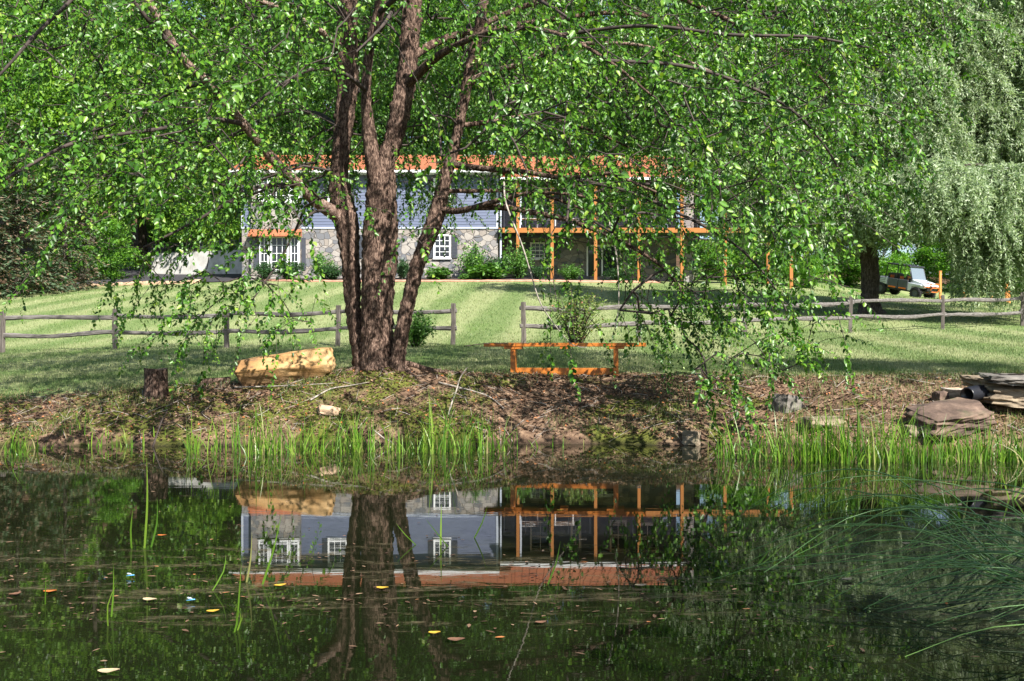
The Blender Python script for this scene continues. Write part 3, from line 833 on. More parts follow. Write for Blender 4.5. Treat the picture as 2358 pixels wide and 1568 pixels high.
# a few hanging sprays that stand out in the photo
for (hx, hy, hd, n) in ((1690, 850, 11.6, 8), (1685, 890, 11.5, 6), (1720, 800, 11.6, 6), (1850, 790, 12, 12), (1800, 720, 12.1, 12), (420, 770, 12.2, 5), (600, 700, 12.6, 10), (520, 660, 12.4, 10), (650, 640, 12.8, 8),
                        (440, 700, 12.2, 6), (1560, 760, 13, 12), (1600, 720, 13, 12), (1480, 720, 13, 8), (580, 760, 12.5, 5), (1640, 690, 12.6, 10), (690, 760, 13, 3), (1440, 570, 13, 6), (310, 400, 9.6, 6), (380, 330, 9.6, 6), (560, 120, 9.6, 8), (1250, 300, 9.8, 5), (1350, 420, 9.8, 4), (1000, 400, 10, 1)):
    q = np.array([P(hx + rng.normal(0, 45), hy + rng.normal(0, 30), hd + rng.normal(0, .3)) for _ in range(n)])
    tips = np.vstack([tips, q])
rad = np.hypot(tips[:, 0] + 1.9, tips[:, 1] - 14.4)
tips = tips[np.argsort(rad)]
print("birch tips", len(tips))
CAPN = len(node_p) + len(tips) * 14
NP = np.zeros((CAPN, 3)); NP[:len(node_p)] = node_p; nn = len(node_p); par = np.full(CAPN, -1); cnt = np.zeros(CAPN)
paths = []; tipdir = np.zeros((len(tips), 3))
for ti, T_ in enumerate(tips):
    d = NP[:nn] - T_
    dist = np.sqrt((d**2).sum(1)) + np.where(d[:, 2] < -.3, (-.3 - d[:, 2]) * 1.6, 0)
    j = int(np.argmin(dist))
    a = NP[j].copy(); L = np.linalg.norm(T_ - a)
    k = min(12, max(1, int(L / .24)))
    u = (np.arange(1, k + 1) / k)[:, None]
    pth = a + (T_ - a) * u
    pth[:, 2] += (np.sin(u[:, 0] * math.pi) * .13 * L)                # arch up, then hang
    pth[:-1] += rng.normal(0, .022, (k, 3))[:-1]
    ids = [j]
    for p_ in pth:
        NP[nn] = p_; par[nn] = ids[-1]; ids.append(nn); nn += 1
    cnt[ids[-1]] += 1
    paths.append(ids); tipdir[ti] = T_ - NP[ids[-2]]
for i in range(nn - 1, -1, -1):
    if par[i] >= 0: cnt[par[i]] += cnt[i]
tw = Tubes()
for ids in paths:
    c_ = cnt[ids]; c_[0] = c_[1]
    tw.add(NP[ids], np.minimum(.0020 + .0016 * np.sqrt(c_), .022), 5 if c_[1] > 6 else 4)
# sprays of leaves
nt = len(tips)
ln = rng.uniform(.26, .66, nt)
base_n = nrm(rvec(nt) * .55 + np.array([.28, -.42, .75]))
sz = rng.uniform(.75, 1.25, nt)
tdir = nrm(nrm(tipdir) * .7 + np.array([0, 0, -.55]) + rvec(nt) * .35)
dist_cam = np.linalg.norm(tips - np.array([0, 0, CAM_H]), axis=1)
LB, LA, LN, LL = [], [], [], []
NLF = 21
for i in range(NLF):
    t = (i + .6) / NLF
    pos = tips + tdir * (ln * t)[:, None] + np.array([0, 0, -1]) * (.22 * ln * t * t)[:, None]
    side = nrm(np.cross(tdir, rvec(nt)))
    A = nrm(tdir * .45 + side * .85 + np.array([0, 0, -.40]))
    LB.append(pos + A * .012); LA.append(A)
    LN.append(nrm(rvec(nt) * .38 + base_n))
    LL.append(sz * rng.uniform(.050, .088, nt) * (1 - .30 * t))
for j in range(0, nt):
    pass
sel = rng.choice(nt, size=nt, replace=False)
for i in sel:
    p0 = tips[i]; k = np.linspace(0, 1, 4)[:, None]
    tw.add(p0 + tdir[i] * ln[i] * k + np.array([0, 0, -1]) * .22 * ln[i] * k**2, [.0022, .0018, .0014, .001], 3)
# leaves along the finer twigs too
fine = [i for i in range(len(node_p), nn) if cnt[i] <= 6]
fi = np.array(fine); fi = np.repeat(fi, 4)
pos = NP[fi] + (NP[par[fi]] - NP[fi]) * rng.uniform(0, 1, (len(fi), 1))
LB.append(pos + rvec(len(fi)) * .02); LA.append(nrm(rvec(len(fi)) + np.array([0, 0, -.5]))); LN.append(nrm(rvec(len(fi)) * .8 + np.array([.22, -.32, .8]))); LL.append(rng.uniform(.04, .075, len(fi)))
LB = np.concatenate(LB); LA = np.concatenate(LA); LN = np.concatenate(LN); LL = np.concatenate(LL)
print("birch leaves", len(LB))
v, q = leaves6(LB, LA, LN, LL, LL * rng.uniform(.58, .74, len(LL)), .2, .14)
tag(tw.build('twigs', M['bark_twig'], birch), kind='stuff')
tag(mesh_np('crown', v, [q], M['birch_leaf'], birch, True), kind='stuff')
# pale dead shoots hanging from the tree
for pts in ([(1160, 420, 12.6), (1165, 470, 12.4), (1200, 560, 12.3), (1222, 630, 12.3), (1245, 700, 12.3), (1290, 765, 12.4), (1320, 795, 12.5), (1350, 800, 12.5)],
            [(1400, 500, 12.9), (1420, 600, 12.8), (1424, 700, 12.8), (1415, 760, 12.8)]):
    s = spline(np.array([P(*p) for p in pts]), .08)
    MB().tube(s, np.linspace(.013, .005, len(s)), 6).build('dead_shoot', M['dead_twig'], birch, True)

# ------------------------------------------------------------------ woodland behind
def limb_tubes(mb, base, top, r, n_limb, spread, seed):
    g = np.random.default_rng(seed)
    s = spline(np.array([base, base + (top - base) * .35 + g.normal(0, .12, 3), base + (top - base) * .7 + g.normal(0, .2, 3), top]), .5)
    mb.add(s, np.linspace(r, r * .2, len(s)), 10)
    for i in range(n_limb):
        k = int(len(s) * g.uniform(.25, .85)); a = g.uniform(0, 2 * math.pi); L = spread * g.uniform(.5, .95)
        p0 = s[k]; p1 = p0 + np.array([math.cos(a) * L * .5, math.sin(a) * L * .5, L * .35]); p2 = p0 + np.array([math.cos(a) * L, math.sin(a) * L, L * .5])
        q = spline(np.array([p0, p1, p2]), .5)
        mb.add(q, np.linspace(r * .35, r * .06, len(q)), 6)

def make_broadleaf(name, leafmat, height, spread, n_cl, per, leaf, seed, low=.12):
    g = np.random.default_rng(seed)
    root = empty(name)
    tb = Tubes(); limb_tubes(tb, np.array([0, 0, -.4]), np.array([g.normal(0, .3), g.normal(0, .3), height * .86]), height * .018, 16, spread, seed)
    tb.build('trunk', M['bark_grey'], root)
    cc = []
    while len(cc) < n_cl:
        p = g.uniform(-1, 1, 3); r = np.linalg.norm(p)
        if r > 1 or r < .35: continue
        z = (p[2] + 1) / 2
        wdt = spread * (.62 + .38 * math.sin(min(1, z * 1.25) * math.pi))
        cc.append((p[0] * wdt, p[1] * wdt, height * (low + (1 - low) * z)))
    cc = np.array(cc); cr = g.uniform(.5, 1.25, n_cl) * spread * .26
    k = np.repeat(np.arange(n_cl), per); n = len(k)
    dirv = nrm(g.normal(size=(n, 3)) + np.array([0, 0, .35]))
    rr = g.uniform(.35, 1, n)**.6
    B = cc[k] + dirv * (cr[k] * rr)[:, None] * np.array([1.15, 1.15, .62])
    B += .15 * g.normal(size=(n, 3))
    A = nrm(dirv * .6 + g.normal(size=(n, 3)) * .7 + np.array([0, 0, -.35]))
    Nn = nrm(g.normal(size=(n, 3)) * .7 + dirv * .5 + np.array([0, 0, .6]))
    v, q = leaves4(B, A, Nn, leaf * g.uniform(.6, 1.3, n), leaf * g.uniform(.4, .75, n))
    tag(mesh_np('crown', v, [q], leafmat, root), kind='stuff')
    return root

def make_conifer(name, leafmat, height, spread, seed, per=26):
    g = np.random.default_rng(seed)
    root = empty(name)
    tb = Tubes(); tb.add(np.array([[0, 0, -.4], [0, 0, height * .5], [.05, 0, height]]), [height * .018, height * .011, .02], 10)
    B, A, Nn, L = [], [], [], []
    for i in range(int(height * 17)):
        z = height * (i / (height * 17))**1.05 + .25
        rr = spread * max(0, 1 - z / height)**.8 * g.uniform(.6, 1.1) + .25
        a = g.uniform(0, 2 * math.pi); dx, dy = math.cos(a), math.sin(a)
        pts = np.array([[0, 0, z], [dx * rr * .5, dy * rr * .5, z + .02 * rr], [dx * rr, dy * rr, z - .22 * rr]])
        s = spline(pts, .2); tb.add(s, np.linspace(.025, .006, len(s)), 4)
        m = int(per * (.4 + rr / spread) * 2.2)
        u = g.uniform(.12, 1, m)**.7; k = np.minimum((u * (len(s) - 1)).astype(int), len(s) - 1)
        sd = np.array([-dy, dx, 0])
        off = g.normal(0, .22, m)[:, None] * sd * (1.15 - u)[:, None] * rr * .8
        B.append(s[k] + off + g.normal(0, .05, (m, 3))); A.append(nrm(np.array([dx, dy, -.3]) + np.sign(off @ sd)[:, None] * sd * .7 + g.normal(0, .3, (m, 3))))
        Nn.append(nrm(np.array([0, 0, 1]) + g.normal(0, .4, (m, 3)))); L.append(g.uniform(.18, .38, m))
    tb.build('trunk', M['bark_grey'], root)
    B = np.concatenate(B); L = np.concatenate(L)
    v, q = leaves4(B, np.concatenate(A), np.concatenate(Nn), L, L * .38)
    tag(mesh_np('crown', v, [q], leafmat, root), kind='stuff')
    return root

protoA = make_broadleaf('broadleaf_tree', M['forest_leaf'], 19, 5.2, 120, 210, .30, 1)
protoB = make_broadleaf('broadleaf_tree', M['forest_leaf_dark'], 19, 4.6, 120, 210, .30, 2)
protoC = make_broadleaf('broadleaf_tree', M['forest_leaf_pale'], 16, 4.4, 95, 210, .28, 3, .08)
protoD = make_conifer('hemlock_tree', M['needle'], 10, 3.0, 4)
protoE = make_broadleaf('understory_tree', M['forest_leaf'], 7, 2.6, 60, 200, .22, 5, .05)
used = set()
def place(proto, vx_, d, scale, rz, label, cat='tree', group=None, sx=1.0):
    o = proto if proto.name not in used else copy_tree(proto)
    used.add(proto.name)
    x_ = (vx_ - 1178.5) * d / F
    o.location = (x_, d, gz(x_, d) - .1)
    o.rotation_euler = (0, 0, rz); o.scale = (scale * sx, scale * sx, scale)
    return tag(o, label, cat, group)
G = 'woodland trees on the slope behind the house'
trees = [
    (protoA, 30, 70, 1.08, .3, 'tall green woodland tree rising behind the hemlocks at the lawn corner'),
    (protoC, 190, 66, 1.12, 1.2, 'yellow green tree between the hemlocks and the black driveway'),
    (protoA, 330, 74, 1.1, 2.1, 'full green tree standing above the asphalt driveway'),
    (protoC, 450, 67, 1.05, 4.0, 'pale green tree just behind the iron railing of the retaining wall'),
    (protoB, 580, 76, 1.15, 3.3, 'dark crowned tree over the end of the orange roof by the bay window'),
    (protoA, -130, 64, 1.1, 5.0, 'green tree cut by the left edge of the photo behind the hemlocks'),
    (protoB, 120, 86, 1.2, .9, 'dark tree farther back, seen over the driveway trees'),
    (protoB, 480, 90, 1.25, 1.9, 'tall dark tree deep in the wood behind the retaining wall'),
    (protoA, 720, 84, 1.15, 4.4, 'green tree behind the house above its stone bay'),
    (protoB, 860, 80, 1.15, 5.5, 'dark tree behind the orange roof in line with the birch trunks'),
    (protoA, 1010, 86, 1.15, 2.6, 'green tree behind the roof just past the birch trunks'),
    (protoB, 1150, 80, 1.12, .2, 'dark tree behind the step between the two orange roofs'),
    (protoA, 1300, 84, 1.15, 3.8, 'green tree behind the start of the porch roof'),
    (protoB, 1450, 80, 1.12, 1.1, 'dark tree behind the middle of the porch roof'),
    (protoA, 1600, 86, 1.12, 5.9, 'green tree rising behind the stone chimney'),
    (protoB, 1750, 82, 1.05, 2.9, 'dark tree behind the far end of the open deck'),
    (protoC, 1900, 86, .98, .7, 'pale tree between the open deck and the willow'),
    (protoB, 2060, 92, .88, 4.8, 'dark low tree behind the parked utility vehicle'),
    (protoC, 2200, 96, .80, 2.2, 'pale tree behind the orange posts, under the willow'),
    (protoA, 2370, 92, .80, 1.5, 'green tree at the right edge of the photo behind the willow'),
    (protoB, 2500, 84, .85, 3.0, 'dark tree just past the right edge beyond the orange posts'),
]
trees += [
    (protoA, -40, 104, 1.5, 2.2, 'distant tall tree high on the slope above the hemlocks'),
    (protoB, 250, 108, 1.5, .8, 'distant dark tree high above the driveway trees'),
    (protoA, 640, 104, 1.45, 3.6, 'distant tall tree between the left branch of the birch and its trunks'),
    (protoB, 930, 108, 1.5, 5.2, 'distant dark tree high behind the birch trunks'),
    (protoA, 1230, 104, 1.45, 1.4, 'distant tall tree high above the porch roof start'),
    (protoB, 1530, 106, 1.45, 2.5, 'distant dark tree high above the end of the porch roof'),
    (protoA, 1830, 104, 1.3, 4.1, 'distant tree seen between birch and willow tops'),
]
for pr, vx_, d, s_, rz, lb in trees: place(pr, vx_, d, s_, rz, lb, 'tree', G)
for vx_, d, s_, rz, lb in ((40, 49, .86, .4, 'grey green hemlock with brown inner branches at the lawn corner'), (150, 53, .80, 2.0, 'hemlock nearest the driveway, its sprays turning brown'),
                           (-70, 47, .9, 3.7, 'hemlock cut by the left edge of the photo')):
    place(protoD, vx_, d, s_, rz, lb, 'conifer', 'hemlocks at the lawn corner')
for vx_, d, s_, rz, lb in ((110, 56, .42, .5, 'low leafy bush at the foot of the hemlocks'), (250, 63, .55, 1.8, 'bush beside the upper end of the driveway'), (400, 76, .62, 3.1, 'bushy young tree behind the retaining wall'), (510, 75, .75, 4.6, 'young tree behind the iron railing nearest the house'),
                           (1850, 66, .50, 2.4, 'bush at the lawn top between deck and willow'), (1960, 72, .62, 5.2, 'bush behind the willow trunk'), (2120, 76, .65, 1.1, 'leafy bush behind the utility vehicle'), (2290, 78, .6, 3.9, 'bush behind the row of orange posts'), (1770, 64, .45, .9, 'bush under the open end of the deck'), (1650, 65, .55, .2, 'bush behind the deck posts next to the chimney'), (1710, 68, .7, 1.3, 'taller bush behind the open deck'), (2030, 70, .6, 2.6, 'bush at the left of the utility vehicle'), (2210, 74, .7, 4.4, 'bush between the vehicle and the orange posts'), (2360, 76, .7, .6, 'bush at the right edge behind the orange posts')):
    place(protoE, vx_, d, s_, rz, lb, 'bush', 'understory bushes at the wood edge', 1.35)

protoS = make_broadleaf('shade_tree', M['forest_leaf'], 12.5, 2.7, 46, 150, .22, 9, .58)
for x_, y_, s_, rz, lb in ((12.4, 8.4, 1.0, .4, 'tall tree on the right bank just outside the photo, beyond the stone slabs'), (9.2, -3.6, 1.0, 3.1, 'tall tree behind the camera shading the rush tussock')):
    o = protoS if protoS.name not in used else copy_tree(protoS)
    used.add(protoS.name); o.location = (x_, y_, max(.2, gz(x_, y_))); o.rotation_euler = (0, 0, rz); o.scale = (s_,) * 3
    tag(o, lb, 'tree', 'trees shading the right bank')

# ------------------------------------------------------------------ weeping willow
willow = empty('willow_tree', (0, 0, 0), 0, 'large weeping willow with grey green hanging strands behind the rail fence', 'tree')
WD = 38.0
def wstem(pts, n=12): return stem('limb', pts, M['bark_grey'], willow, n, .15, .03)[1]
o, ws = stem('trunk', [(2004, 735, 37.8, 70), (2002, 715, 37.8, 56), (2000, 690, 37.8, 46), (2004, 650, 37.9, 42), (2000, 600, 38, 42), (1985, 520, 38, 40), (1975, 450, 38, 38), (1985, 400, 38.1, 34)], M['bark_grey'], willow, 20, .08, .05, .3, 5)
wl = [[(1985, 420, 38.1, 26), (2060, 420, 38.2, 24), (2110, 398, 38.3, 22), (2170, 350, 38.4, 20), (2195, 290, 38.5, 17), (2200, 220, 38.6, 15), (2230, 160, 38.8, 12), (2260, 80, 39, 9), (2275, -40, 39, 6)],
      [(2120, 395, 38.3, 18), (2190, 365, 38.0, 16), (2240, 320, 37.6, 12), (2300, 260, 37.2, 9), (2350, 200, 37, 6)],
      [(1985, 410, 38.1, 24), (1960, 340, 38, 22), (1965, 260, 37.8, 18), (1990, 170, 37.6, 14), (2010, 60, 37.5, 10), (2030, -80, 37.4, 6)],
      [(1970, 300, 38, 16), (1900, 230, 38.4, 13), (1830, 160, 38.8, 10), (1760, 110, 39, 6)],
      [(1980, 470, 38, 18), (2080, 440, 36.6, 16), (2160, 400, 35.4, 13), (2240, 380, 34.6, 9), (2320, 390, 34, 6)],
      [(2195, 250, 38.5, 12), (2150, 150, 39.4, 10), (2140, 30, 40, 7), (2160, -100, 40, 5)],
      [(1975, 450, 38, 16), (1900, 420, 38.6, 12), (1820, 400, 39, 8), (1740, 410, 39.4, 5)],
      [(2170, 350, 38.4, 12), (2270, 330, 40, 10), (2380, 300, 41, 7), (2480, 320, 41.6, 4)]]
for p_ in wl: wstem(p_, 9)
# mops of hanging strands: (vx, vy of top, d, radius m, hang m, strands)
domes = []
for i in range(26):
    domes.append((rng.uniform(1960, 2430), rng.uniform(-130, 330), rng.uniform(35.6, 37.0), rng.uniform(.8, 1.4), rng.uniform(1.2, 2.2), 44))
for (x0, x1, y0, y1, d0, d1, n) in ((1580, 2000, -120, 260, 37.5, 41.5, 46), (1980, 2440, -160, 150, 36.8, 41.5, 60), (2210, 2460, 60, 400, 36.5, 41.5, 44), (2020, 2260, 120, 360, 38.8, 41.5, 26), (1620, 1990, 240, 460, 37.0, 40.5, 26),
                                   (1960, 2130, 385, 470, 35.6, 37.5, 13), (2090, 2300, 375, 440, 33.6, 36.0, 20), (2240, 2440, 390, 480, 33.4, 36.0, 20), (2200, 2420, 470, 560, 33.6, 35.5, 13), (1880, 2010, 420, 500, 36.8, 38.6, 8)):
    for i in range(n):
        domes.append((rng.uniform(x0, x1), rng.uniform(y0, y1), rng.uniform(d0, d1), rng.uniform(.8, 1.6), rng.uniform(1.0, 2.2), 44))
for (x_, y_) in ((2215, 590), (2255, 580), (2300, 600), (2150, 500), (2350, 600), (2235, 640), (2270, 650)):
    domes.append((x_, y_, 34.0, .55, 2.0, 16))
tb = Tubes(); LB, LA, LN, LL = [], [], [], []
for (vx_, vy_, d, rr, hang, ns_) in domes:
    c = P(vx_, vy_, d)
    lean = rng.normal(0, .5, 2)
    for i in range(ns_):
        a = rng.uniform(0, 2 * math.pi); r0 = rr * math.sqrt(rng.uniform(0.02, 1)); L = hang * rng.uniform(.35, 1.1)
        ca, sa = math.cos(a), math.sin(a)
        top = c + np.array([ca * r0 * .35 - lean[0] * .4, sa * r0 * .35 - lean[1] * .4, rng.normal(0, .12)])
        o1 = c + np.array([ca * r0 * .9, sa * r0 * .9, .12 - .45 * r0 + rng.normal(0, .12)])
        out = r0 * .35 + .12
        end = o1 + np.array([ca * out + lean[0] * .4 + rng.normal(0, .14), sa * out + lean[1] * .4 + rng.normal(0, .14), -L])
        gzz = gz(end[0], end[1]) + .5
        if end[2] < gzz: end[2] = gzz + rng.uniform(0, .5)
        if 1990 < 1178.5 + end[0] / end[1] * F < 2185 and 560 < 810 - (end[2] - CAM_H) / end[1] * F and d < 37.6 and rng.uniform() < .93: continue
        s = spline(np.array([top, o1, o1 * .5 + end * .5 + np.array([ca, sa, 0]) * .14 + rng.normal(0, .06, 3), end]), .13)
        if i % 4 == 0: tb.add(s[::3] if len(s) > 6 else s, .007, 3)
        k = np.repeat(np.arange(len(s)), 5); n = len(k)
        LB.append(s[k] + rng.normal(0, .045, (n, 3)))
        LA.append(nrm(rvec(n) * .75 + np.array([0, 0, -.65]) + .45 * np.array([ca, sa, 0])))
        LN.append(nrm(rvec(n) + np.array([.35, -.5, .6]))); LL.append(rng.uniform(.10, .19, n))
LB = np.concatenate(LB); LL = np.concatenate(LL)
print("willow leaves", len(LB))
v, q = leaves4(LB, np.concatenate(LA), np.concatenate(LN), LL, LL * .30)
tag(tb.build('strands', M['bark_twig'], willow), kind='stuff')
tag(mesh_np('crown', v, [q], M['willow_leaf'], willow), kind='stuff')

# ------------------------------------------------------------------ shrubs
def make_shrub(name, leafmat, seed, n=2600, leaf=.07, dome=True, stems_=9, flower=None):
    """unit shrub: about 1 m wide and 1 m high"""
    g = np.random.default_rng(seed)
    root = empty(name)
    tb = Tubes(); tipsS = []
    for i in range(stems_ * 4):
        a = g.uniform(0, 2 * math.pi); L = g.uniform(.45, 1.0); sp = g.uniform(.05, .5)
        p = np.array([[.03 * math.cos(a), .03 * math.sin(a), -.05], [sp * .5 * math.cos(a), sp * .5 * math.sin(a), L * .5], [sp * math.cos(a), sp * math.sin(a), L * (1 - .5 * sp)]])
        s = spline(p, .1); tb.add(s, np.linspace(.012, .003, len(s)), 4); tipsS.append(s)
    tb.build('stems', M['bark_twig'], root)
    k = g.integers(0, len(tipsS), n); u = g.uniform(.15, 1, n)**.6
    B = np.array([tipsS[i][min(int(t * len(tipsS[i])), len(tipsS[i]) - 1)] for i, t in zip(k, u)]) + g.normal(0, .055, (n, 3))
    A = nrm(g.normal(size=(n, 3)) + np.array([0, 0, .15])); Nn = nrm(g.normal(size=(n, 3)) * .7 + np.array([.1, -.3, .8]))
    L = leaf * g.uniform(.6, 1.3, n)
    v, q = leaves4(B, A, Nn, L, L * .55)
    tag(mesh_np('foliage', v, [q], leafmat, root), kind='stuff')
    return root
sh1 = make_shrub('leafy_shrub', M['shrub_leaf'], 21)
sh2 = make_shrub('dark_shrub', M['shrub_leaf_dark'], 22)
sh3 = make_shrub('hosta_plant', M['shrub_leaf'], 23, 700, .17, stems_=8)
sh4 = make_shrub('rose_shrub', M['rose_leaf'], 24, 2300, .045, stems_=10)
def place_shrub(pr, vx_, vy_, d, wpx, hpx, label, cat='shrub', group=None):
    o = pr if pr.name not in used else copy_tree(pr)
    used.add(pr.name)
    x_ = (vx_ - 1178.5) * d / F; z_ = gz(x_, d)
    s_ = wpx * d / F; h_ = hpx * d / F
    o.location = (x_, d, z_ - .03); o.scale = (s_, s_, h_); o.rotation_euler = (0, 0, vx_ * .37)
    return tag(o, label, cat, group)
SG = 'shrubs planted along the house'
for pr, vx_, vy_, d, wp, hp, lb, ct in (
    (sh2, 612, 0, 56.4, 70, 50, 'dark shrub under the corner of the bay window', 'shrub'), (sh2, 665, 0, 56.2, 90, 52, 'wide dark shrub under the middle of the bay window', 'shrub'),
    (sh1, 742, 0, 56.6, 60, 68, 'light green shrub between the bay window and the birch', 'shrub'), (sh2, 765, 0, 56.0, 80, 42, 'dark low shrub just left of the birch trunks', 'shrub'),
    (sh2, 925, 0, 56.4, 60, 52, 'dark shrub against the stone wall right of the birch trunk', 'shrub'), (sh3, 1012, 0, 55.8, 75, 34, 'leafy plant under the stone wall window', 'plant'),
    (sh1, 1088, 0, 56.8, 78, 84, 'tall light shrub beside the stone wall window', 'shrub'), (sh2, 1140, 0, 56.8, 86, 58, 'dark shrub between the two tall light shrubs', 'shrub'),
    (sh3, 1128, 0, 55.4, 110, 44, 'broad bright hosta in front of the dark shrub', 'plant'), (sh3, 1070, 0, 55.2, 40, 18, 'small hosta at the bed edge', 'plant'),
    (sh1, 1192, 0, 56.4, 80, 84, 'tall light shrub at the start of the porch', 'shrub'), (sh2, 1240, 0, 56.8, 50, 36, 'low dark shrub beside the first orange porch post', 'shrub'),
    (sh1, 1312, 0, 56.8, 66, 40, 'light shrub between the first two orange porch posts', 'shrub'), (sh2, 1425, 0, 57, 70, 38, 'dark shrub between the second and third porch posts', 'shrub')):
    place_shrub(pr, vx_, vy_, d, wp, hp, lb, ct, SG)
place_shrub(sh4, 1325, 0, 25.6, 165, 150, 'thin sprawling rose shrub growing through the rail fence', 'shrub')
place_shrub(sh1, 955, 0, 25.4, 100, 92, 'leafy shrub behind the birch beside the fence end', 'shrub')

# ------------------------------------------------------------------ split rail fences
def fence(name, label, posts, rails_to_end=True):
    """posts: (vx, base vy, d)"""
    root = empty(name, (0, 0, 0), 0, label, 'fence')
    pp = []
    for i, (vx_, d, lean) in enumerate(posts):
        x_ = (vx_ - 1178.5) * d / F; z_ = gz(x_, d); pp.append(np.array([x_, d, z_]))
        g = np.linspace(-.25, 1.12, 12); wv_ = .058
        pts = np.stack([x_ + lean * g + .006 * np.sin(g * 5 + i), np.full(12, d), z_ + g], 1)
        mb = MB(); V, Q = tube_arrays(pts, np.full(12, wv_ * 1.28), 4)
        c_ = np.repeat(pts, 4, 0); off = V - c_
        V = c_ + np.stack([off[:, 0] * math.cos(.78) - off[:, 1] * math.sin(.78), off[:, 0] * math.sin(.78) + off[:, 1] * math.cos(.78), off[:, 2]], 1) + rng.normal(0, .003, V.shape)
        mb.add(V, Q.tolist()); mb.f.setdefault(4, []).append((len(V) - 4, len(V) - 3, len(V) - 2, len(V) - 1))
        mb.build('post', M['old_post'], root, bevel=.008)
    for i in range(len(pp) - 1):
        a, b = pp[i], pp[i + 1]
        for h in (.92, .47):
            n = 16; t = np.linspace(-.03, 1.03, n)
            pts = a + (b - a) * t[:, None]
            pts[:, 2] = a[2] + (b[2] - a[2]) * t + h + .035 * np.sin(t * math.pi * rng.uniform(.8, 2.0) + rng.uniform(0, 3)) + rng.normal(0, .012)
            pts[:, 1] += (.015 if h > .6 else -.015) + rng.normal(0, .004, n)
            V, Q = tube_arrays(pts, .056 + .007 * np.sin(t * 9 + i), 7)
            V = V + rng.normal(0, .0045, V.shape); c_ = np.repeat(pts, 7, 0)
            V = c_ + (V - c_) * np.array([1, .62, 1.08])
            mb = MB(); mb.add(V, Q.tolist()); mb.f.setdefault(7, []).append(tuple(range(6, -1, -1))); mb.f[7].append(tuple(range(len(V) - 7, len(V))))
            mb.build('rail', M['old_rail'], root)
    return root
fence('split_rail_fence', 'weathered split rail fence running behind the stump and boulder to the birch', [(-255, 27.2, 0), (5, 27.0, .03), (265, 27.1, .0), (522, 27.1, 0), (778, 27.0, .01), (1043, 26.5, .01)])
fence('split_rail_fence', 'weathered split rail fence running from the gap past the rose shrub to the willow', [(1205, 26.4, 0), (1470, 27.0, 0), (1715, 28.6, 0), (1957, 30.4, .02), (2170, 32.2, 0), (2353, 33.2, 0), (2560, 34.6, 0)])

# ------------------------------------------------------------------ things on the bank
# wooden bench
b0 = on_ground(1300, 864)
BD = 15.0
bx_ = (1300 - 1178.5) * BD / F; bz_ = CAM_H + (810 - 866) * BD / F
bench = empty('wooden_bench', (bx_, BD, bz_), R(-6), 'orange stained wooden bench with a long plank top beside the birch', 'bench')
kx = BD / F
mb = MB().box(-185 * kx, 185 * kx, -.17, .17, .445, .50); mb.build('seat', M['cedar'], bench, bevel=.004)
for cx_ in (-118, 116): MB().box((cx_ - 20) * kx, (cx_ + 20) * kx, -.16, .16, .408, .4445).build('cleat', M['cedar'], bench, bevel=.003)
MB().box(-10 * kx, 8 * kx, -.16, .16, .41, .4445).build('cleat', M['cedar'], bench, bevel=.003)
for cx_ in (-118, 117): MB().box((cx_ - 5.5) * kx, (cx_ + 5.5) * kx, -.15, .15, -.05, .4078).build('leg', M['cedar'], bench, bevel=.003)
MB().box(-112.4 * kx, 111.4 * kx, -.035, .02, .02, .125).build('stretcher', M['cedar'], bench, bevel=.003)

# tan boulder
def slab(V):
    V = V.copy(); x_, y_, z_ = V[:, 0].copy(), V[:, 1].copy(), V[:, 2].copy()
    V[:, 2] = np.where(z_ > 0, z_ * (1 + .20 * x_), z_)
    fr = y_ < 0
    V[:, 1] = np.where(fr, y_ * (1 - .38 * np.clip(-z_ + .15, 0, 1)) - .15 * np.clip(z_, 0, 1) * 0, y_)
    V[:, 1] = np.where(fr & (z_ > .1), V[:, 1] * (1 - .35 * (z_ - .1)), V[:, 1])
    V[:, 0] = x_ * (1 + .05 * z_)
    return V
bc = P(659, 848, 14.35)
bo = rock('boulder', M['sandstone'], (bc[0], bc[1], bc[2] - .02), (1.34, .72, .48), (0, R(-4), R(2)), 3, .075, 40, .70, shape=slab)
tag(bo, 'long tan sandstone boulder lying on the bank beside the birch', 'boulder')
# tree stump
sp = P(359, 900, 13.9)
st = empty('tree_stump', (sp[0], sp[1], gz(sp[0], sp[1])), 0, 'short upright tree stump with dark bark on the bank', 'stump')
a = np.linspace(0, 2 * math.pi, 40, endpoint=False); zz = np.linspace(-.1, .385, 24)
rr = .158 + .012 * np.cos(a * 3) + .01 * fbm(np.stack([np.cos(a) * 4, np.sin(a) * 4, a * 0], 1), 2)
V = np.array([[(r_ * (1 + .16 * max(0, .1 - z_) + .02 * math.sin(z_ * 11 + k * .6)) + .012 * vnoise(np.array([k * .55, z_ * 4, 3.0]))) * math.cos(t), r_ * (1 + .16 * max(0, .1 - z_)) * math.sin(t), z_ + .012 * math.sin(t * 2) * (z_ > .3)] for z_ in zz for k, (t, r_) in enumerate(zip(a, rr))])
i_ = np.arange(24 * 40).reshape(24, 40)
Q = np.stack([i_[:-1], np.roll(i_[:-1], -1, 1), np.roll(i_[1:], -1, 1), i_[1:]], -1).reshape(-1, 4)
mesh_np('bark', V, [Q], M['bark_birch'], st, True)
topv = V[-40:] * np.array([.985, .985, 1]) + np.array([0, 0, -.006])
mesh_np('cut_face', np.vstack([topv, topv.mean(0) + np.array([0, 0, .004])]), [np.array([[k, (k + 1) % 40, 40] for k in range(40)])], M['bark_grey'], st)

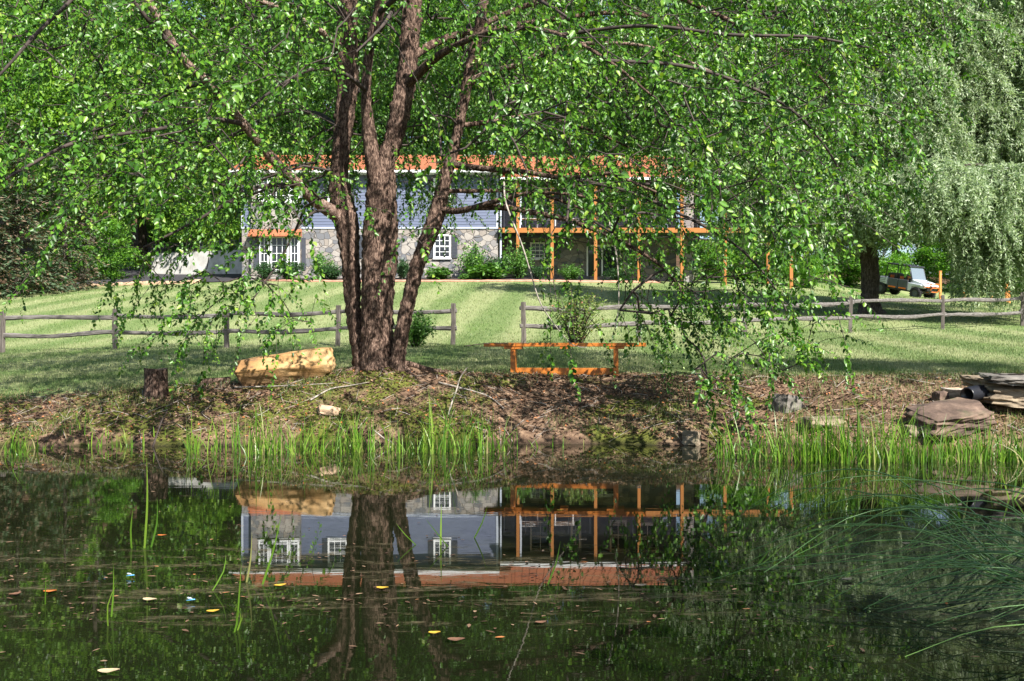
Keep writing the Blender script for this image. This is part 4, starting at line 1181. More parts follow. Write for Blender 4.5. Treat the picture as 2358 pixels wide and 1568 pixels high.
# half buried log left of the boulder
q0, q1 = on_ground(455, 888, 12.5, 16), on_ground(530, 881, 12.5, 16)
s = spline(np.array([q0 + [0, 0, .02], (q0 + q1) / 2 + [0, 0, .05], q1 + [0, 0, .03]]), .05)
tag(MB().tube(s, .05 + .01 * np.sin(np.arange(len(s))), 10).build('short_log', M['bark_birch'], None, True), 'short half buried log left of the tan boulder', 'log')

def ground_rock(vx_, vy_, size, mat, label, seed, rot=(0, 0, 0), power=.6, rough=.14, cat='rock', dz=0.0, d0=10.5, group=None):
    p = on_ground(vx_, vy_, d0, 20)
    o = rock('rock', M[mat], (p[0], p[1], p[2] + size[2] * .28 + dz), size, rot, seed, rough, 16, power)
    return tag(o, label, cat, group)
ground_rock(1813, 946, (.30, .28, .27), 'rock_grey', 'upright grey rock on the bank above the dense reeds', 11, (0, .2, .5), .7)
ground_rock(1895, 978, (.48, .3, .13), 'rock_tan', 'flat pale rock half hidden behind the dense reeds', 12, (0, 0, .2), .75)
ground_rock(1592, 1020, (.19, .2, .19), 'rock_tan', 'small rock with an orange side at the water edge', 13, (0, .1, 1), .65)
ground_rock(757, 952, (.28, .2, .13), 'sandstone_pale', 'pale flat stone in the moss below the boulder', 14, (0, .25, .3), .7)
ground_rock(2100, 1000, (.17, .17, .14), 'rock_tan', 'small round mossy rock beside the brown slab', 15)
ground_rock(2165, 925, (.18, .15, .17), 'rock_brown', 'small rock between the drain pipe and the reeds', 16, (0, 0, .4))
ground_rock(2195, 912, (.24, .2, .14), 'sandstone_pale', 'pale stone left of the drain pipe mouth', 17)
def slab_rock(vx_, vy_, d, size, mat, label, seed, rot, rough=.17, power=.66):
    p = P(vx_, vy_, d)
    return tag(rock('stone_slab', M[mat], p, tuple(1.08 * q_ for q_ in size), rot, seed, rough, 34, power), label, 'rock', 'stone slabs round the drain pipe')
slab_rock(2185, 962, 11.7, (.80, .6, .22), 'rock_brown', 'brown flat slab below the drain pipe, lowest of the slabs', 31, (R(14), R(-8), R(12)))
slab_rock(2352, 912, 12.2, (.95, .6, .22), 'rock_tan', 'thick tan slab right of the drain pipe', 32, (R(4), R(3), R(-4)))
slab_rock(2275, 880, 12.3, (.50, .45, .13), 'rock_tan', 'small light slab resting over the drain pipe', 33, (R(4), R(2), R(8)))
slab_rock(2345, 876, 12.1, (.80, .55, .10), 'rock_grey', 'thin grey slab on top of the slab pile', 34, (R(3), R(4), R(-8)))
slab_rock(2330, 866, 12.5, (.62, .5, .06), 'rock_grey', 'thin dark slab behind the topmost of the pile', 35, (0, R(2), R(6)))
slab_rock(2330, 955, 12.5, (.8, .6, .28), 'rock_brown', 'shaded brown stone under the thick tan slab', 36, (0, 0, R(5)))
# corrugated drain pipe
pc = P(2226, 909, 11.95)
pipe = empty('drain_pipe', pc, R(-62), 'black corrugated plastic drain pipe sticking out between stone slabs', 'pipe')
prof = []
for i in range(40):
    h = i * .014; prof.append((.094 if i % 2 else .082, h))
prof_out = [(r_, -h) for r_, h in prof]
M['pipe'] = mat_plain('pipe', (.014, .015, .02), .35, var=.2)
o = MB().lathe([(.074, -.55), (.074, 0.0), (.09, 0.0)] + [(r_, -h - .004) for r_, h in prof], (0, 0, 0), 'X', 28).build('pipe_wall', M['pipe'], pipe, True)
pipe.rotation_euler = (0, R(5), R(-146))
# sticks
def stick(pts, r, label, mat='dead_twig', n=6):
    s = spline(np.array(pts), .06)
    rr_ = np.linspace(r, r * .45, len(s))
    return tag(MB().tube(s, rr_, n).build('stick', M[mat], None, True), label, 'stick')
stick([P(1026, 985, 12.75), P(1036, 940, 12.8), P(1050, 900, 12.9), P(1060, 868, 13.0), P(1076, 846, 13.0)], .014, 'forked pale stick standing up from the bank right of the birch')
stick([P(352, 1030, 12.0), P(360, 1005, 12.05), P(372, 970, 12.2), P(386, 945, 12.4)], .012, 'dark stick slanting up from the water left of the reeds', 'bark_twig')
def gpts(*vv): return [on_ground(a_, b_, 11.5, 17) + np.array([0, 0, .025]) for a_, b_ in vv]
stick(gpts((540, 896), (640, 893), (740, 888), (770, 886)), .012, 'long pale stick lying on the moss under the boulder')
stick(gpts((715, 925), (760, 900), (800, 893), (850, 884)), .013, 'pale branch lying below the boulder toward the birch')
stick(gpts((1010, 885), (1090, 905), (1130, 920), (1160, 945)), .014, 'curved branch lying on the brown bank under the bench')
stick([P(860, 990, 12.3), P(885, 1010, 12.2), P(905, 1022, 12.1), P(870, 1050, 11.6)], .010, 'bent pale stick dipping into the water below the moss')
stick([P(1068, 797, 14.6), P(1130, 790, 14.7), P(1180, 792, 14.8), P(1220, 790, 14.8)], .008, 'thin dark twig resting across the end of the bench', 'bark_twig')
stick([P(2165, 893, 12.0), P(2200, 897, 12.0), P(2240, 894, 12.1), P(2275, 895, 12.2)], .011, 'grey stick poking out above the drain pipe')

# ------------------------------------------------------------------ plants and floating things in the pond
def blade_plant(name, label, items, cat='reed', mat='reed'):
    """items: list of (base vx, base vy, tip vx, tip vy, width, curve)"""
    root = None; VV, QQ, n0 = [], [], 0
    for (x0, y0, x1, y1, wd, cv) in items:
        d = F * CAM_H / (y0 - 810)
        b = P(x0, y0, d); b[2] = -.03; e_ = P(x1, y1, d + rng.uniform(-.06, .06))
        mid = (b + e_) / 2 + np.array([cv, 0, abs(cv) * .6])
        s = spline(np.array([b, mid, e_]), .05); m = len(s)
        t = np.linspace(0, 1, m); hw = wd * .5 * np.where(t < .15, .8 + t, 1 - ((t - .15) / .85)**2 * .95)
        S = nrm(np.array([1, -.35, 0]))
        V = np.stack([s - S * hw[:, None], s + S * hw[:, None]], 1).reshape(-1, 3)
        q = np.array([[2*i, 2*i+1, 2*i+3, 2*i+2] for i in range(m - 1)])
        VV.append(V); QQ.append(q + n0); n0 += len(V)
    o = mesh_np(name, np.concatenate(VV), [np.concatenate(QQ)], M[mat], None, True)
    return tag(o, label, cat)
blade_plant('reed_shoot', 'three stout yellow green reed blades standing alone in the pond', [(304, 1262, 306, 1172, .014, -.01), (332, 1262, 338, 1052, .016, .01), (345, 1260, 362, 1145, .014, .02)])
blade_plant('reed_shoot', 'thin upright reed with a bent leaf in the near pond', [(255, 1420, 262, 1300, .010, .005), (250, 1440, 268, 1345, .008, -.02)])
blade_plant('reed_shoot', 'short single reed blade near the left edge of the pond', [(104, 1390, 106, 1322, .008, .0)])
blade_plant('reed_shoot', 'dark based reed pair rising before the reflected bay window', [(600, 1345, 648, 1185, .013, .01), (565, 1340, 580, 1225, .011, .01)])
blade_plant('reed_shoot', 'slim upright reed before the orange roof reflection', [(546, 1420, 556, 1295, .009, .0)])
blade_plant('reed_shoot', 'leaning reed left of the reflected bay window', [(480, 1360, 520, 1275, .008, .03)])
blade_plant('reed_shoot', 'cluster of crossing reed blades before the reflected house wall', [(970, 1255, 912, 1205, .010, -.02), (1014, 1255, 1016, 1160, .012, .0), (1016, 1258, 965, 1285, .010, .02), (1040, 1258, 980, 1195, .010, .0)])
blade_plant('reed_shoot', 'leaning reed blade before the end of the siding reflection', [(1086, 1238, 1122, 1165, .010, .015)])
blade_plant('reed_shoot', 'lone dark reed before the porch roof reflection', [(1255, 1345, 1290, 1245, .010, .015)])
blade_plant('reed_shoot', 'folded pale reed leaf over the water right of the orange reflections', [(1735, 1298, 1775, 1262, .014, .0), (1738, 1300, 1818, 1243, .010, .0)])
blade_plant('reed_shoot', 'curled yellowing reed leaf in the brown scum', [(535, 1455, 490, 1382, .009, .06), (540, 1450, 548, 1400, .008, .02)])
blade_plant('reed_shoot', 'low spreading reed tuft in front of the stone slabs', [(2210, 1200, 2170, 1120, .012, -.02), (2212, 1200, 2190, 1100, .012, 0), (2215, 1198, 2230, 1110, .010, .01), (2205, 1198, 2130, 1130, .010, -.03)])
blade_plant('reed_shoot', 'dark reed tuft at the right edge of the pond', [(2330, 1150, 2370, 1075, .012, .03), (2325, 1150, 2300, 1070, .010, 0), (2335, 1150, 2400, 1100, .01, .03), (2328, 1150, 2348, 1060, .009, .0)])

# rush tussock in front at the right
ru = empty('rush_tussock', (0, 0, 0), 0, 'big tussock of thin dark rushes arching over the near water', 'rushes')
tb = Tubes()
for i in range(85):
    base = np.array([rng.uniform(2.5, 3.3), rng.uniform(3.5, 5.6), -.02])
    a = rng.normal(R(182), R(24)); L = rng.uniform(.75, 1.65); el = rng.uniform(.12, .95)
    dx = np.array([math.cos(a), math.sin(a) * .75, 0])
    p1 = base + dx * L * .35 + np.array([0, 0, L * .32 * el + .05])
    p2 = base + dx * L * .72 + np.array([0, 0, L * .40 * el + .02])
    p3 = base + dx * L * (1.0) + np.array([0, 0, L * (.40 * el - .10 * rng.uniform(0, 1.6))])
    p3[2] = max(p3[2], .012); p2[2] = max(p2[2], .03)
    s = spline(np.array([base, p1, p2, p3]), .09)
    tb.add(s, np.linspace(.0050, .0016, len(s)), 5)
tag(tb.build('stems', M['rush'], ru), kind='stuff')

# floating leaves
M['leaf_yellow'] = mat_plain('leaf_yellow', (.52, .33, .04), .5, var=.25, scale=20)
M['leaf_orange'] = mat_plain('leaf_orange', (.45, .14, .03), .5, var=.25, scale=20)
M['leaf_tan'] = mat_plain('leaf_tan', (.46, .36, .22), .6, var=.2, scale=20)
M['leaf_brown'] = mat_plain('leaf_brown', (.17, .085, .05), .6, var=.3, scale=20)
def floater(vx_, vy_, L, rot, mk, label):
    d = F * CAM_H / (vy_ - 810); p = P(vx_, vy_, d)
    n = 9; t = np.linspace(0, 1, n); hw = L * .30 * np.maximum(np.sin(np.pi * t**.8), 0) ** .8 + .0015
    cz = .006 + .02 * L / .06 * .3 * np.abs(t - .5)
    Lf = np.stack([t * L - L / 2, -hw, cz + .006], 1); Md = np.stack([t * L - L / 2, hw * 0, cz], 1); Rt = np.stack([t * L - L / 2, hw, cz + .006], 1)
    V = np.stack([Lf, Md, Rt], 1).reshape(-1, 3)
    q = []
    for i in range(n - 1):
        q += [[3*i, 3*i+3, 3*i+4, 3*i+1], [3*i+1, 3*i+4, 3*i+5, 3*i+2]]
    o = mesh_np('floating_leaf', V, [np.array(q)], M[mk], None, True, loc=(p[0], p[1], .0))
    o.rotation_euler = (0, 0, rot)
    return tag(o, label, 'leaf', 'leaves floating on the pond')
for vx_, vy_, L, r_, mk, lb in ((250, 1551, .075, .2, 'leaf_tan', 'large pale leaf floating at the bottom edge of the pond'), (373, 1236, .055, .1, 'leaf_orange', 'orange leaf floating near the three stout reed blades'),
    (115, 1366, .06, .3, 'leaf_orange', 'orange leaf floating beside the short single reed'), (345, 1385, .07, -.2, 'leaf_tan', 'pale tan leaf floating in the brown scum'), (490, 1412, .055, .4, 'leaf_yellow', 'yellow leaf floating by the curled reed leaf'),
    (880, 1358, .06, 0, 'leaf_yellow', 'yellow leaf floating on the trunk reflection'), (645, 1352, .06, .5, 'leaf_yellow', 'yellow leaf floating under the reflected bay window'), (1245, 1438, .05, .3, 'leaf_brown', 'brown leaf floating under the porch roof reflection'),
    (1050, 1478, .07, .1, 'leaf_brown', 'dark reddish leaf floating among reflected branches'), (1475, 1352, .06, .2, 'leaf_tan', 'pale leaf floating at the end of the roof reflection'), (2085, 1255, .05, .1, 'leaf_tan', 'pale leaf floating on the green film'), (1950, 1338, .06, .4, 'leaf_tan', 'tan leaf floating beside the folded reed leaf'),
    (1690, 1230, .05, .2, 'leaf_tan', 'pale leaf floating before the deck reflection'), (1000, 1462, .05, .2, 'leaf_yellow', 'small yellow leaf floating low by the leaning trunk reflection'), (35, 1372, .06, 1.0, 'leaf_brown', 'brown leaf floating at the left edge of the pond'),
    (1290, 1178, .05, .3, 'leaf_yellow', 'yellow leaf floating inside the bench reflection'), (2210, 1283, .06, .3, 'leaf_tan', 'pale leaf floating near the rush tips')):
    floater(vx_, vy_, L, r_, mk, lb)
n = 900
yy = np.concatenate([rng.normal(4.9, .5, 500), rng.uniform(5.5, 11.6, 400)]); xx = rng.uniform(-1, 1, n) * (yy * .52)
keep = yy < shore(xx) - .1; xx, yy = xx[keep], yy[keep]; k = len(xx)
Nn = nrm(rvec(k) * .1 + np.array([0, 0, 1]))
v, q = leaves6(np.stack([xx, yy, np.full(k, .006)], 1), np.cross(Nn, rvec(k)), Nn, rng.uniform(.015, .05, k), rng.uniform(.006, .018, k), .05, .0)
tag(mesh_np('floating_debris', v, [q], M['litter']), 'specks of leaf and catkin debris floating on the pond', 'debris', kind='stuff')
# blue damselflies resting on the water
M['damsel'] = mat_plain('damsel', (.12, .42, .8), .35, var=.1)
M['wing'] = mat_plain('wing', (.5, .58, .65), .2, var=.05)
for vx_, vy_, r_, lb in ((301, 1331, .1, 'small blue damselfly resting near the dark reflection of the hemlocks'), (440, 1388, .1, 'small blue damselfly over the scum left of the reflected bay')):
    d = F * CAM_H / (vy_ - 810); p = P(vx_, vy_, d)
    o = empty('damselfly', (p[0], p[1], .012), r_, lb, 'damselfly')
    MB().tube([(-.022, 0, 0), (-.005, 0, .002), (.012, 0, .004), (.018, 0, .004)], [.0012, .0014, .0026, .002], 6).build('body', M['damsel'], o, True)
    for s_ in (-1, 1):
        MB().add([(.008, 0, .006), (-.002, s_ * .004, .012), (-.018, s_ * .006, .014), (-.012, s_ * .003, .008), (.008, 0, .0065), (-.002, s_ * .004, .0125), (-.018, s_ * .006, .0145), (-.012, s_ * .003, .0085)],
                 [(0, 1, 2, 3), (7, 6, 5, 4), (0, 4, 5, 1), (1, 5, 6, 2), (2, 6, 7, 3), (3, 7, 4, 0)]).build('wing', M['wing'], o)
# pale curved blade close to the eye at the bottom edge
d = 3.7
tag(mesh_np('pale_blade', *(lambda s: (np.stack([s - np.array([0, 0, .008]) * np.sin(np.linspace(.2, 3.1, len(s)))[:, None], s + np.array([0, -.004, .008]) * np.sin(np.linspace(.2, 3.1, len(s)))[:, None]], 1).reshape(-1, 3),
    [np.array([[2*i, 2*i+1, 2*i+3, 2*i+2] for i in range(len(s) - 1)])]))(spline(np.array([P(690, 1575, d), P(735, 1556, d), P(788, 1530, d)]), .02)), mat_plain('pale_blade', (.45, .55, .68), .35, var=.1), None, True),
    'pale bluish curved blade tip at the bottom edge of the pond', 'blade')

# ------------------------------------------------------------------ house
HD = 58.0; HK = F / HD
def hx(v): return (v - 1178.5) / HK
def hz(v): return CAM_H + (810 - v) / HK
house = empty('house', (0, HD, hz(640)), 0, 'long two storey house with fieldstone base, blue grey siding and orange metal roof', 'house')
HL = np.array([0, HD, hz(640)])
def hb(o):                                          # meshes are made in world space; hang them under the house empty
    o.parent = house; o.matrix_parent_inverse = Matrix.Translation(-Vector(HL)); return o
def HBx(name, mat, *boxes, bevel=0.0):
    mb = MB()
    for b in boxes: mb.box(*b)
    return hb(mb.build(name, M[mat], None, bevel=bevel))
zS = hz(526)            # stone / siding line
xL, xM, xR = hx(557), hx(1146), 10.0
yF, yB, yP = 58.0, 67.5, 60.6
eL, eR = hz(396), hz(414)
HBx('stone_wall', 'stone', (xL, xM, yF, yB, 4.6, zS))
HBx('stone_wall', 'stone', (xM, xR, yP, yB, 4.0, zS - .25))
def siding(x0, x1, y, z0, z1, face='front', e=.165):
    mb = MB(); n = int((z1 - z0) / e)
    e = (z1 - z0) / n
    for i in range(n):
        za, zb = z0 + i * e, z0 + (i + 1) * e
        if face == 'front':
            mb.add([(x0, y - .022, za), (x1, y - .022, za), (x1, y - .004, zb), (x0, y - .004, zb), (x0, y - .004, za), (x1, y - .004, za)], [(0, 1, 2, 3), (4, 5, 1, 0)])
        else:
            mb.add([(y + .022, x0, za), (y + .022, x1, za), (y + .004, x1, zb), (y + .004, x0, zb), (y + .004, x0, za), (y + .004, x1, za)], [(0, 1, 2, 3), (4, 5, 1, 0)])
    return mb
HBx('upper_wall', 'siding', (xL, xM, yF + .001, yB, zS + .002, eL + .1), (xM + .002, xR, yP + .001, yB, zS - .248, eR + .5))
mb = siding(xL, xM, yF, zS + .06, eL)
hb(mb.build('siding', M['siding'], None))
hb(siding(xM, xR, yP, zS - .05, eR + .35).build('siding', M['siding'], None))
hb(siding(yF, yP, xM, zS + .06, eR, 'side').build('siding', M['siding'], None))
HBx('corner_trim', 'gutter', (xL - .03, xL + .09, yF - .045, yF, zS, eL), (xM - .10, xM + .03, yF - .045, yF, zS, eL), (xL, xM, yF - .05, yF, zS - .02, zS + .07))
# bay: stone facing, upper and lower triple windows, small orange roof
bx0, bx1 = hx(581), hx(694)
HBx('bay', 'stone', (bx0, bx1, yF - .32, yF - .001, 4.6, hz(408)))
def window(x0, x1, z0, z1, y, cols, rows, name='window', shutters=(), sash=True):
    w_ = .05
    pane = hb(MB().box(x0 + .02, x1 - .02, y - .05, y - .02, z0 + .02, z1 - .02).build(name, M['glass'], None))
    fr = MB()
    fr.box(x0 - .05, x0 + w_, y - .09, y - .0, z0 - .05, z1 + .05); fr.box(x1 - w_, x1 + .05, y - .09, y - .0, z0 - .05, z1 + .05)
    fr.box(x0 + w_, x1 - w_, y - .09, y - .0, z1 - w_, z1 + .05); fr.box(x0 + w_, x1 - w_, y - .09, y - .0, z0 - .05, z0 + w_)
    f_ = fr.build('frame', M['white'], None)
    gr = MB()
    for i in range(1, cols):
        xx_ = x0 + (x1 - x0) * i / cols; gr.box(xx_ - .016, xx_ + .016, y - .064, y - .045, z0 + w_, z1 - w_)
    for i in range(1, rows):
        zz_ = z0 + (z1 - z0) * i / rows; hgt = .035 if (sash and i == rows // 2) else .015
        gr.box(x0 + w_, x1 - w_, y - .068, y - .043, zz_ - hgt, zz_ + hgt)
    g_ = gr.build('grille', M['white'], None)
    si = MB().box(x0 - .09, x1 + .09, y - .13, y + 0.0, z0 - .11, z0 - .052).build('sill', M['white'], None)
    for c_ in (f_, g_, si):
        c_.parent = pane; c_.matrix_parent_inverse = Matrix.Translation(-Vector(HL))
        c_.matrix_parent_inverse = Matrix.Identity(4)
    for s0 in shutters:
        sh = MB().box(s0, s0 + .33, y - .07, y - .02, z0 - .02, z1 + .02)
        n_ = int((z1 - z0) / .09)
        for i in range(n_):
            zz_ = z0 + .04 + (z1 - z0 - .08) * i / n_; sh.box(s0 + .045, s0 + .285, y - .085, y - .068, zz_, zz_ + .05)
        hb(sh.build('shutter', M['shutter'], None))
    return pane
yb = yF - .32
for a_, b_ in ((601, 623), (626, 668), (671, 692)):
    window(hx(a_) + .05, hx(b_) - .05, hz(622), hz(548), yb, 2 if b_ - a_ < 30 else 3, 4, sash=False)
    window(hx(a_) - .0, hx(b_) - .05, hz(466), hz(413), yb, 2 if b_ - a_ < 30 else 3, 4, sash=False)
HBx('shutter', 'shutter', (hx(588), hx(600) - .03, yb - .05, yb - .002, hz(622), hz(548)))
HBx('shutter', 'shutter', (hx(694) + .02, hx(704), yF - .05, yF - .002, hz(622), hz(548)))
# little metal roof over the lower bay window
mb = MB()
x0, x1 = hx(583), hx(694) + .1
mb.add([(x0 - .1, yb - .55, hz(545)), (x1, yb - .55, hz(545)), (x1, yb - .003, hz(530)), (x0 - .1, yb - .003, hz(530)), (x0 - .1, yb - .55, hz(548)), (x1, yb - .55, hz(548)), (x1, yb - .003, hz(548)), (x0 - .1, yb - .003, hz(548))],
       [(0, 1, 2, 3), (4, 7, 6, 5), (0, 4, 5, 1), (1, 5, 6, 2), (3, 7, 4, 0)])
for i in range(9):
    xx_ = x0 + (x1 - x0 - .1) * i / 8; mb.add([(xx_ - .02, yb - .56, hz(545) + .0), (xx_ + .02, yb - .56, hz(545)), (xx_ + .02, yb - .01, hz(530) + .0), (xx_ - .02, yb - .01, hz(530)), (xx_ - .02, yb - .56, hz(545) + .05), (xx_ + .02, yb - .56, hz(545) + .05), (xx_ + .02, yb - .01, hz(530) + .05), (xx_ - .02, yb - .01, hz(530) + .05)],
        [(4, 5, 6, 7), (0, 1, 5, 4), (1, 2, 6, 5), (3, 0, 4, 7)])
hb(mb.build('bay_roof', M['roof_metal'], None))
# single windows with shutters
window(hx(999) + .03, hx(1036), hz(593), hz(542), yF, 3, 4, shutters=(hx(985) + .0, hx(1037) + .08))
window(hx(757), hx(798), hz(466), hz(413), yF, 3, 4, shutters=(hx(743), hx(799) + .1))
window(hx(1000), hx(1036), hz(466), hz(413), yF, 3, 4, shutters=(hx(985) + .03, hx(1037) + .08))
window(hx(838), hx(872), hz(593), hz(542), yF, 3, 4, shutters=(hx(823), hx(873) + .08))
# porch level windows and doors
KP = F / yP
def px_(v): return (v - 1178.5) / KP
def pz_(v): return CAM_H + (810 - v) / KP
window(px_(1222), px_(1266), pz_(505), pz_(440), yP, 2, 2)
window(px_(1470), px_(1510), pz_(500), pz_(438), yP, 2, 2)
dr = HBx('door', 'gutter', (px_(1312), px_(1338), yP - .07, yP - .024, pz_(531), pz_(440)))
window(px_(1316), px_(1334), pz_(505), pz_(446), yP - .06, 2, 3, 'door_window')
window(px_(1405), px_(1440), pz_(505), pz_(440), yP, 2, 2)
window(px_(1222), px_(1252), pz_(595), pz_(560), yP, 3, 4, shutters=(px_(1208), px_(1253) + .1))
HBx('shutter', 'shutter', (px_(1254) + .5, px_(1268) + .5, yP - .05, yP - .002, pz_(595), pz_(560)))
# sliding glass door on the lower level
hb(MB().box(px_(1352), px_(1420), yP - .03, yP - .006, pz_(636), pz_(566)).build('sliding_door', M['glass'], None))
fr = MB()
for v_ in (1350, 1384, 1419): fr.box(px_(v_), px_(v_) + .09, yP - .07, yP - .031, pz_(636), pz_(566))
fr.box(px_(1350) + .091, px_(1419) - .001, yP - .069, yP - .031, pz_(568), pz_(564))
hb(fr.build('sliding_door_frame', M['white'], None))
# roofs with standing seams
def roof(x0, x1, ye, ze, yr, zr, name='roof', rear=True, th=.12):
    yk = 2 * yr - ye if rear else yr
    mb = MB()
    mb.add([(x0, ye, ze), (x1, ye, ze), (x1, yr, zr), (x0, yr, zr), (x0, ye, ze - th), (x1, ye, ze - th), (x1, yr, zr - th), (x0, yr, zr - th)],
           [(0, 1, 2, 3), (7, 6, 5, 4), (0, 4, 5, 1), (1, 5, 6, 2), (3, 7, 4, 0)])
    if rear:
        mb.add([(x1, yk, ze), (x0, yk, ze), (x0, yr, zr), (x1, yr, zr), (x1, yk, ze - th), (x0, yk, ze - th), (x0, yr, zr - th), (x1, yr, zr - th)],
               [(0, 1, 2, 3), (7, 6, 5, 4), (0, 4, 5, 1), (1, 5, 6, 2), (3, 7, 4, 0)])
    n = int((x1 - x0) / .42)
    for i in range(n + 1):
        xx_ = x0 + .02 + (x1 - x0 - .04) * i / n
        mb.add([(xx_ - .018, ye - .01, ze), (xx_ + .018, ye - .01, ze), (xx_ + .018, yr, zr), (xx_ - .018, yr, zr), (xx_ - .018, ye - .01, ze + .045), (xx_ + .018, ye - .01, ze + .045), (xx_ + .018, yr, zr + .045), (xx_ - .018, yr, zr + .045)],
               [(4, 5, 6, 7), (0, 1, 5, 4), (1, 2, 6, 5), (3, 0, 4, 7)])
    return hb(mb.build(name, M['roof_metal'], None))
rl = roof(hx(536), hx(1180), yF - .65, eL, 62.9, hz(396) + 1.95)
rr_ = roof(hx(1152), xR + .5, 57.2, eR, 63.0, 13.55)
HBx('gutter', 'white', (hx(536) - .02, hx(1150), yF - .78, yF - .652, eL - .16, eL - .02))
HBx('gutter', 'white', (hx(1152), xR + .52, 57.08, 57.198, eR - .15, eR - .01))
HBx('soffit', 'white', (hx(540), hx(1150), yF - .65, yF - .06, eL - .20, eL - .161))
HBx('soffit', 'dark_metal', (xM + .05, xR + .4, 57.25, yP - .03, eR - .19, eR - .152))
hb(MB().add([(xL, yF + .1, eL), (xL, yB - .2, eL), (xL, 62.9, 13.35), (xM, yF + .1, eL), (xM, yB - .2, eL), (xM, 62.9, 13.35)], [(0, 2, 1), (3, 4, 5), (0, 1, 4, 3)]).build('gable_wall', M['siding'], None))
hb(MB().add([(xR, yP, eR + .4), (xR, yB - .2, eR + .4), (xR, 63, 13.2), (xM, yP, eR + .4), (xM, yB - .2, eR + .4), (xM, 63, 13.2)], [(0, 1, 2), (3, 5, 4), (0, 3, 4, 1)]).build('gable_wall', M['siding'], None))
for v_ in (1150, 1196): HBx('downspout', 'gutter', (hx(v_) + .02, hx(v_) + .12, yF - .13 if v_ < 1170 else 57.5, yF - .05 if v_ < 1170 else 57.58, 5.0 if v_ < 1170 else zS + 0.15, eL - .2 if v_ < 1170 else eR - .16))
# stone chimney
ch = HBx('chimney', 'stone', (hx(1582), hx(1608), 59.6, 60.59, 4.0, 14.6), (hx(1579), hx(1611), 59.5, 60.7, 14.602, 14.8))
# deck, posts, railing
zD = hz(533)
HBx('deck_floor', 'cedar_post', (xM + .05, 16.1, 57.62, yP - .04, zD + .10, zD + .16))
HBx('deck_beam', 'cedar_post', (xM + .28, 16.1, 57.5, 57.615, zD - .13, zD + .15))
posts = [hx(1192), hx(1270), hx(1369), hx(1468), hx(1566), hx(1664), hx(1762), hx(1815)]
for i, xx_ in enumerate(posts):
    topz = eR - .155 if xx_ < xR + .3 else zD + 1.15
    HBx('porch_post', 'cedar_post', (xx_ - .09, xx_ + .09, 57.40, 57.498, 4.0, topz))
rails = MB()
for k_ in range(9):
    z_ = zD + .25 + k_ * .115; rails.box(xM + .3, 16.0, 57.53, 57.555, z_, z_ + (.022 if k_ < 8 else .05))
for xx_ in np.arange(xM + .35, 16, 1.24): rails.box(xx_, xx_ + .035, 57.50, 57.53, zD + .16, zD + 1.22)
hb(rails.build('deck_railing', M['dark_metal'], None))
HBx('deck_shade_sheet', 'dark_metal', (xM + .05, 16.1, 57.63, yP - .05, zD + .03, zD + .098))  # dark sheet under the deck floor, standing in for the shade there
# white patio seats on the deck stand on their own
for v_, lb in ((1218, 'white patio table on the deck by its corner'), (1300, 'white patio table on the deck before the porch door')):
    xx_ = hx(v_); t_o = empty('patio_table', (xx_, 58.9, zD + .16), 0, lb, 'table', 'white tables on the deck')
    MB().box(-.6, .6, -.35, .35, .66, .71).build('table_top', M['white'], t_o, bevel=.01)
    for sx_ in (-.52, .52):
        for sy_ in (-.28, .28): MB().box(sx_ - .03, sx_ + .03, sy_ - .03, sy_ + .03, 0, .659).build('leg', M['white'], t_o)

# mulch bed and brick coloured edging
bed_front = lambda x_: np.interp(x_, [-14.5, -12, -8, -3, 0, 3, 6, 8.5], [56.6, 55.2, 54.7, 54.4, 54.5, 55.3, 56.3, 57.2])
xs = np.linspace(-14.5, 8.5, 120); vs = np.linspace(0, 1, 6)
V = np.array([[x_, float(bed_front(x_)) * (1 - t) + 57.9 * t, 0] for t in vs for x_ in xs]); V[:, 2] = ground(V[:, 0], V[:, 1]) + .05
i_ = np.arange(6 * 120).reshape(6, 120)
Q = np.stack([i_[:-1, :-1], i_[:-1, 1:], i_[1:, 1:], i_[1:, :-1]], -1).reshape(-1, 4)
tag(mesh_np('mulch_bed', V, [Q], M['mulch'], None, True), 'dark mulch bed along the front of the house', 'flower bed', kind='structure')
ep = np.array([[x_, float(bed_front(x_)) - .06, 0] for x_ in xs]); ep[:, 2] = ground(ep[:, 0], ep[:, 1]) + .03
tag(MB().tube(ep, .085, 8).build('bed_edging', M['edging'], None, True), 'curved pinkish concrete edging around the mulch bed', 'edging')

# driveway, retaining wall, railing, edge stones
qd = np.array([(-25.5, 56.6), (-15.9, 56.4), (-17.2, 64.0), (-29, 72)])
uu, vv = np.meshgrid(np.linspace(0, 1, 30), np.linspace(0, 1, 30))
XY = (qd[0] * ((1-uu)*(1-vv))[..., None] + qd[1] * (uu*(1-vv))[..., None] + qd[2] * (uu*vv)[..., None] + qd[3] * ((1-uu)*vv)[..., None]).reshape(-1, 2)
V = np.stack([XY[:, 0], XY[:, 1], ground(XY[:, 0], XY[:, 1]) + .05], 1)
i_ = np.arange(900).reshape(30, 30)
Q = np.stack([i_[:-1, :-1], i_[:-1, 1:], i_[1:, 1:], i_[1:, :-1]], -1).reshape(-1, 4)
M['asphalt'] = mat_plain('asphalt', (.03, .028, .034), .9, var=.25, scale=8, bump=.4)
tag(mesh_np('driveway', V, [Q], M['asphalt'], None, True), 'black asphalt driveway beside the retaining wall', 'driveway', kind='structure')
wa, wb = np.array([-17.3, 64.4]), np.array([-24.2, 67.0])
wl_ = np.linalg.norm(wb - wa); ang = math.atan2(*(wb - wa)[::-1])
rw = MB().box(0, wl_, -.12, .12, -2.6, 0).build('retaining_wall', M['concrete'], None, bevel=.02)
rw.location = (wa[0], wa[1], 7.75); rw.rotation_euler = (0, 0, ang)
tag(rw, 'pale stained concrete retaining wall beside the driveway', 'wall')
